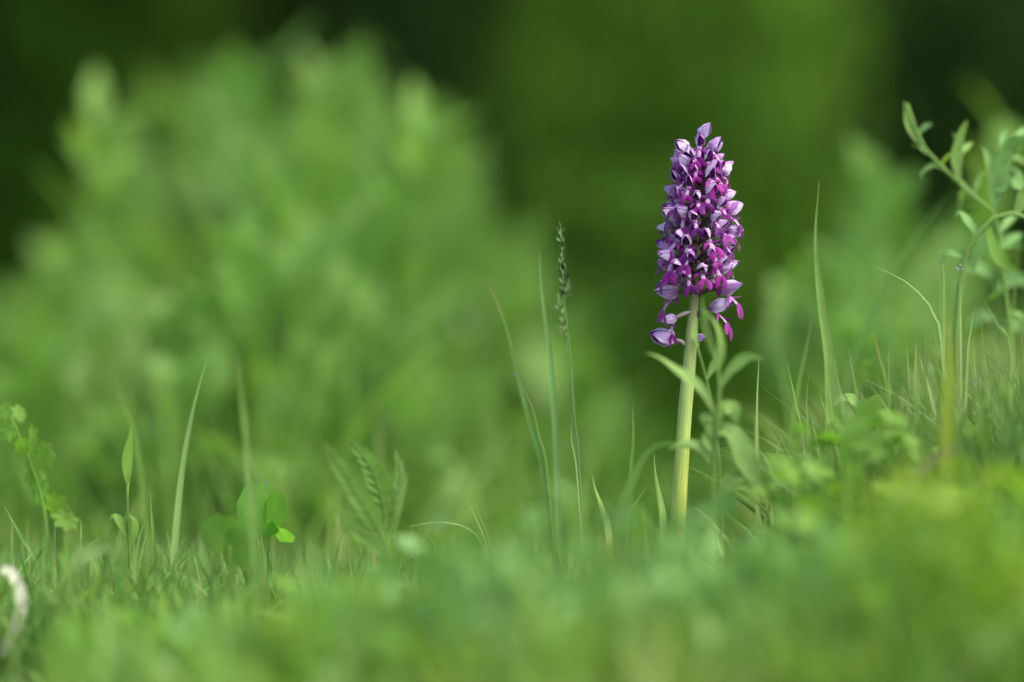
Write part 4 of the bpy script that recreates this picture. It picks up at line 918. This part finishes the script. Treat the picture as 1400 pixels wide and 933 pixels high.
# ------------------------------------------------------------------ clover with round leaflets
def round_leaf(mb, c, rx, rz, Y, tilt, rnd, notch=.12, cup=.25, scal=0.0):
    V = [c]; UV = [(.5, .5)]; F = []; K = 28; RG = 5
    for r in range(1, RG + 1):
        for j in range(K):
            a = 2 * math.pi * j / K; q = r / RG; rad = q * (1 - notch * math.exp(-((a - math.pi / 2) / .25) ** 2)) * (1 + .03 * math.sin(a * 7)) * (1 - scal * abs(math.cos(a * 3.5)) ** 3)
            x = rx * rad * math.cos(a); z = rz * rad * math.sin(a)
            v = Vector((x, cup * rx * abs(math.cos(a)) * q * q - .15 * rx * q, z)); v = Euler(tilt).to_matrix() @ v
            V.append(c + v); UV.append((.5 + .5 * rad * math.cos(a), .5 + .5 * rad * math.sin(a)))
    for j in range(K): F.append((0, 1 + j, 1 + (j + 1) % K))
    for r in range(RG - 1):
        for j in range(K): F.append((1 + r * K + j, 1 + (r + 1) * K + j, 1 + (r + 1) * K + (j + 1) % K, 1 + r * K + (j + 1) % K))
    mb.add(V, F, rnd, UV)
o0 = at(350, 0, 3.07); o0.z = gz(o0.x, 3.07); cl = empty('clover', o0); tag(cl, 'bright green clover with a folded round leaf left of centre', 'clover')
mb = MB(); tube(mb, [(0, 0, -.003), np.array(at(352, 800, 3.07) - o0), np.array(at(354, 738, 3.07) - o0)], .0011, .0008, 10, 6); mb.build('stem', G_CLOVER, cl)
for (px, py, a, b, tl_) in ((347, 698, 24, 42, (0, .1, .35)), (373, 702, 21, 38, (.1, .55, -.7)), (384, 728, 22, 17, (.8, .5, -.4))):
    mb = MB(); round_leaf(mb, at(px, py, 3.07) - o0, a * PX, b * PX, 3.07, tl_, .3, cup=.3, scal=.06); mb.build('leaflet', G_ROUND, cl)
o0 = at(306, 0, 2.98); o0.z = gz(o0.x, 2.98); cl = empty('clover', o0); tag(cl, 'paler blurred clover leaf left of the folded one', 'clover')
mb = MB(); tube(mb, [(0, 0, -.003), np.array(at(312, 820, 2.98) - o0), np.array(at(314, 745, 2.98) - o0)], .0011, .0008, 10, 6); mb.build('stem', G_CLOVER, cl)
for (px, py, a, b, tl_) in ((302, 728, 27, 26, (.2, .2, .2)), (324, 748, 20, 28, (.1, -.3, -.4))):
    mb = MB(); round_leaf(mb, at(px, py, 2.98) - o0, a * PX, b * PX, 2.98, tl_, .2); mb.build('leaflet', G_CLOVER, cl)

# crenate-leaved herb at the left edge
o0 = at(66, 0, 3.02); o0.z = gz(o0.x, 3.02); cr = empty('crenate_herb', o0); tag(cr, 'herb with scalloped leaf lobes climbing at the left edge', 'herb')
mb = MB(); tube(mb, [np.array(at(a, b, 3.02) - o0) for a, b in [(66, 918), (66, 790), (60, 700), (40, 630), (14, 570)]], .0014, .0007, 20, 6); mb.build('stem', G_CLOVER, cr)
for (px, py, a, b, rz) in ((8, 562, 20, 18, .2), (26, 566, 17, 16, .6), (12, 590, 20, 18, 0), (44, 600, 22, 26, -.3), (46, 640, 18, 34, .3), (62, 622, 20, 26, -.5), (56, 672, 24, 26, .1), (76, 690, 26, 26, -.2), (90, 712, 26, 18, .3), (50, 655, 15, 22, .6), (30, 610, 14, 22, .3)):
    mb = MB(); round_leaf(mb, at(px, py, 3.02 + rng.normal(0, .02)) - o0, a * PX * .82, b * PX * .82, 3.02, (rng.normal(0, .25), rz, rng.normal(0, .6)), rng.uniform(0, .5), .1, scal=.32); mb.build('leaf_lobe', G_CLOVER, cr)
# thin curled leaf plant at 175,600
o0 = at(178, 0, 3.06); o0.z = gz(o0.x, 3.06); cr = empty('slender_herb', o0); tag(cr, 'slender herb with one long edge-on leaf left of the leaning blade', 'herb')
mb = MB(); tube(mb, [np.array(at(a, b, 3.06) - o0) for a, b in [(178, 918), (177, 760), (174, 690), (175, 660)]], .001, .0007, 12, 6); mb.build('stem', G_CLOVER, cr)
for pts_, wp in (([(175, 665), (174, 630), (178, 600), (180, 582)], 16), ([(176, 735), (166, 715), (156, 705), (148, 712)], 14), ([(176, 745), (184, 730), (184, 712), (176, 704)], 12)):
    mb = MB(); ribbon(mb, [np.array(at(a, b, 3.06) - o0) for a, b in pts_], wp * PX, 14, twist=1.2, prof=lambda t: max(.06, math.sin(math.pi * (t * .9 + .06)))); mb.build('leaf', G_CLOVER, cr)
# pale bowed leaf near 125,760
herb_from_px('bowed_leaf_herb', 'pale bowed leaf low at the left between scalloped herb and leaning blade', [(100, 790), (98, 820), (96, 860)], 2.5, 2.9,
    [([(100, 795), (110, 765), (128, 752), (156, 745)], 20, G_LIGHT), ([(100, 800), (90, 770), (96, 745), (112, 738)], 12, G_HERB), ([(98, 820), (124, 810), (134, 800), (135, 778)], 8, G_YELLOW)], G_HERB)
# small faded leaf in the blurred right grass
blade([(1325, 605), (1300, 615), (1275, 630), (1262, 640)], 16, 2.8, 'faded pinkish leaf low in the right hand grass', leafmat('faded_pink', (.30, .28, .18), (.30, .26, .16), trans=.2), .5, name='faded_leaf', cat='leaf', prof=lambda t: .08 if t < .45 else max(.05, math.sin(math.pi * (t - .4) / .62)))
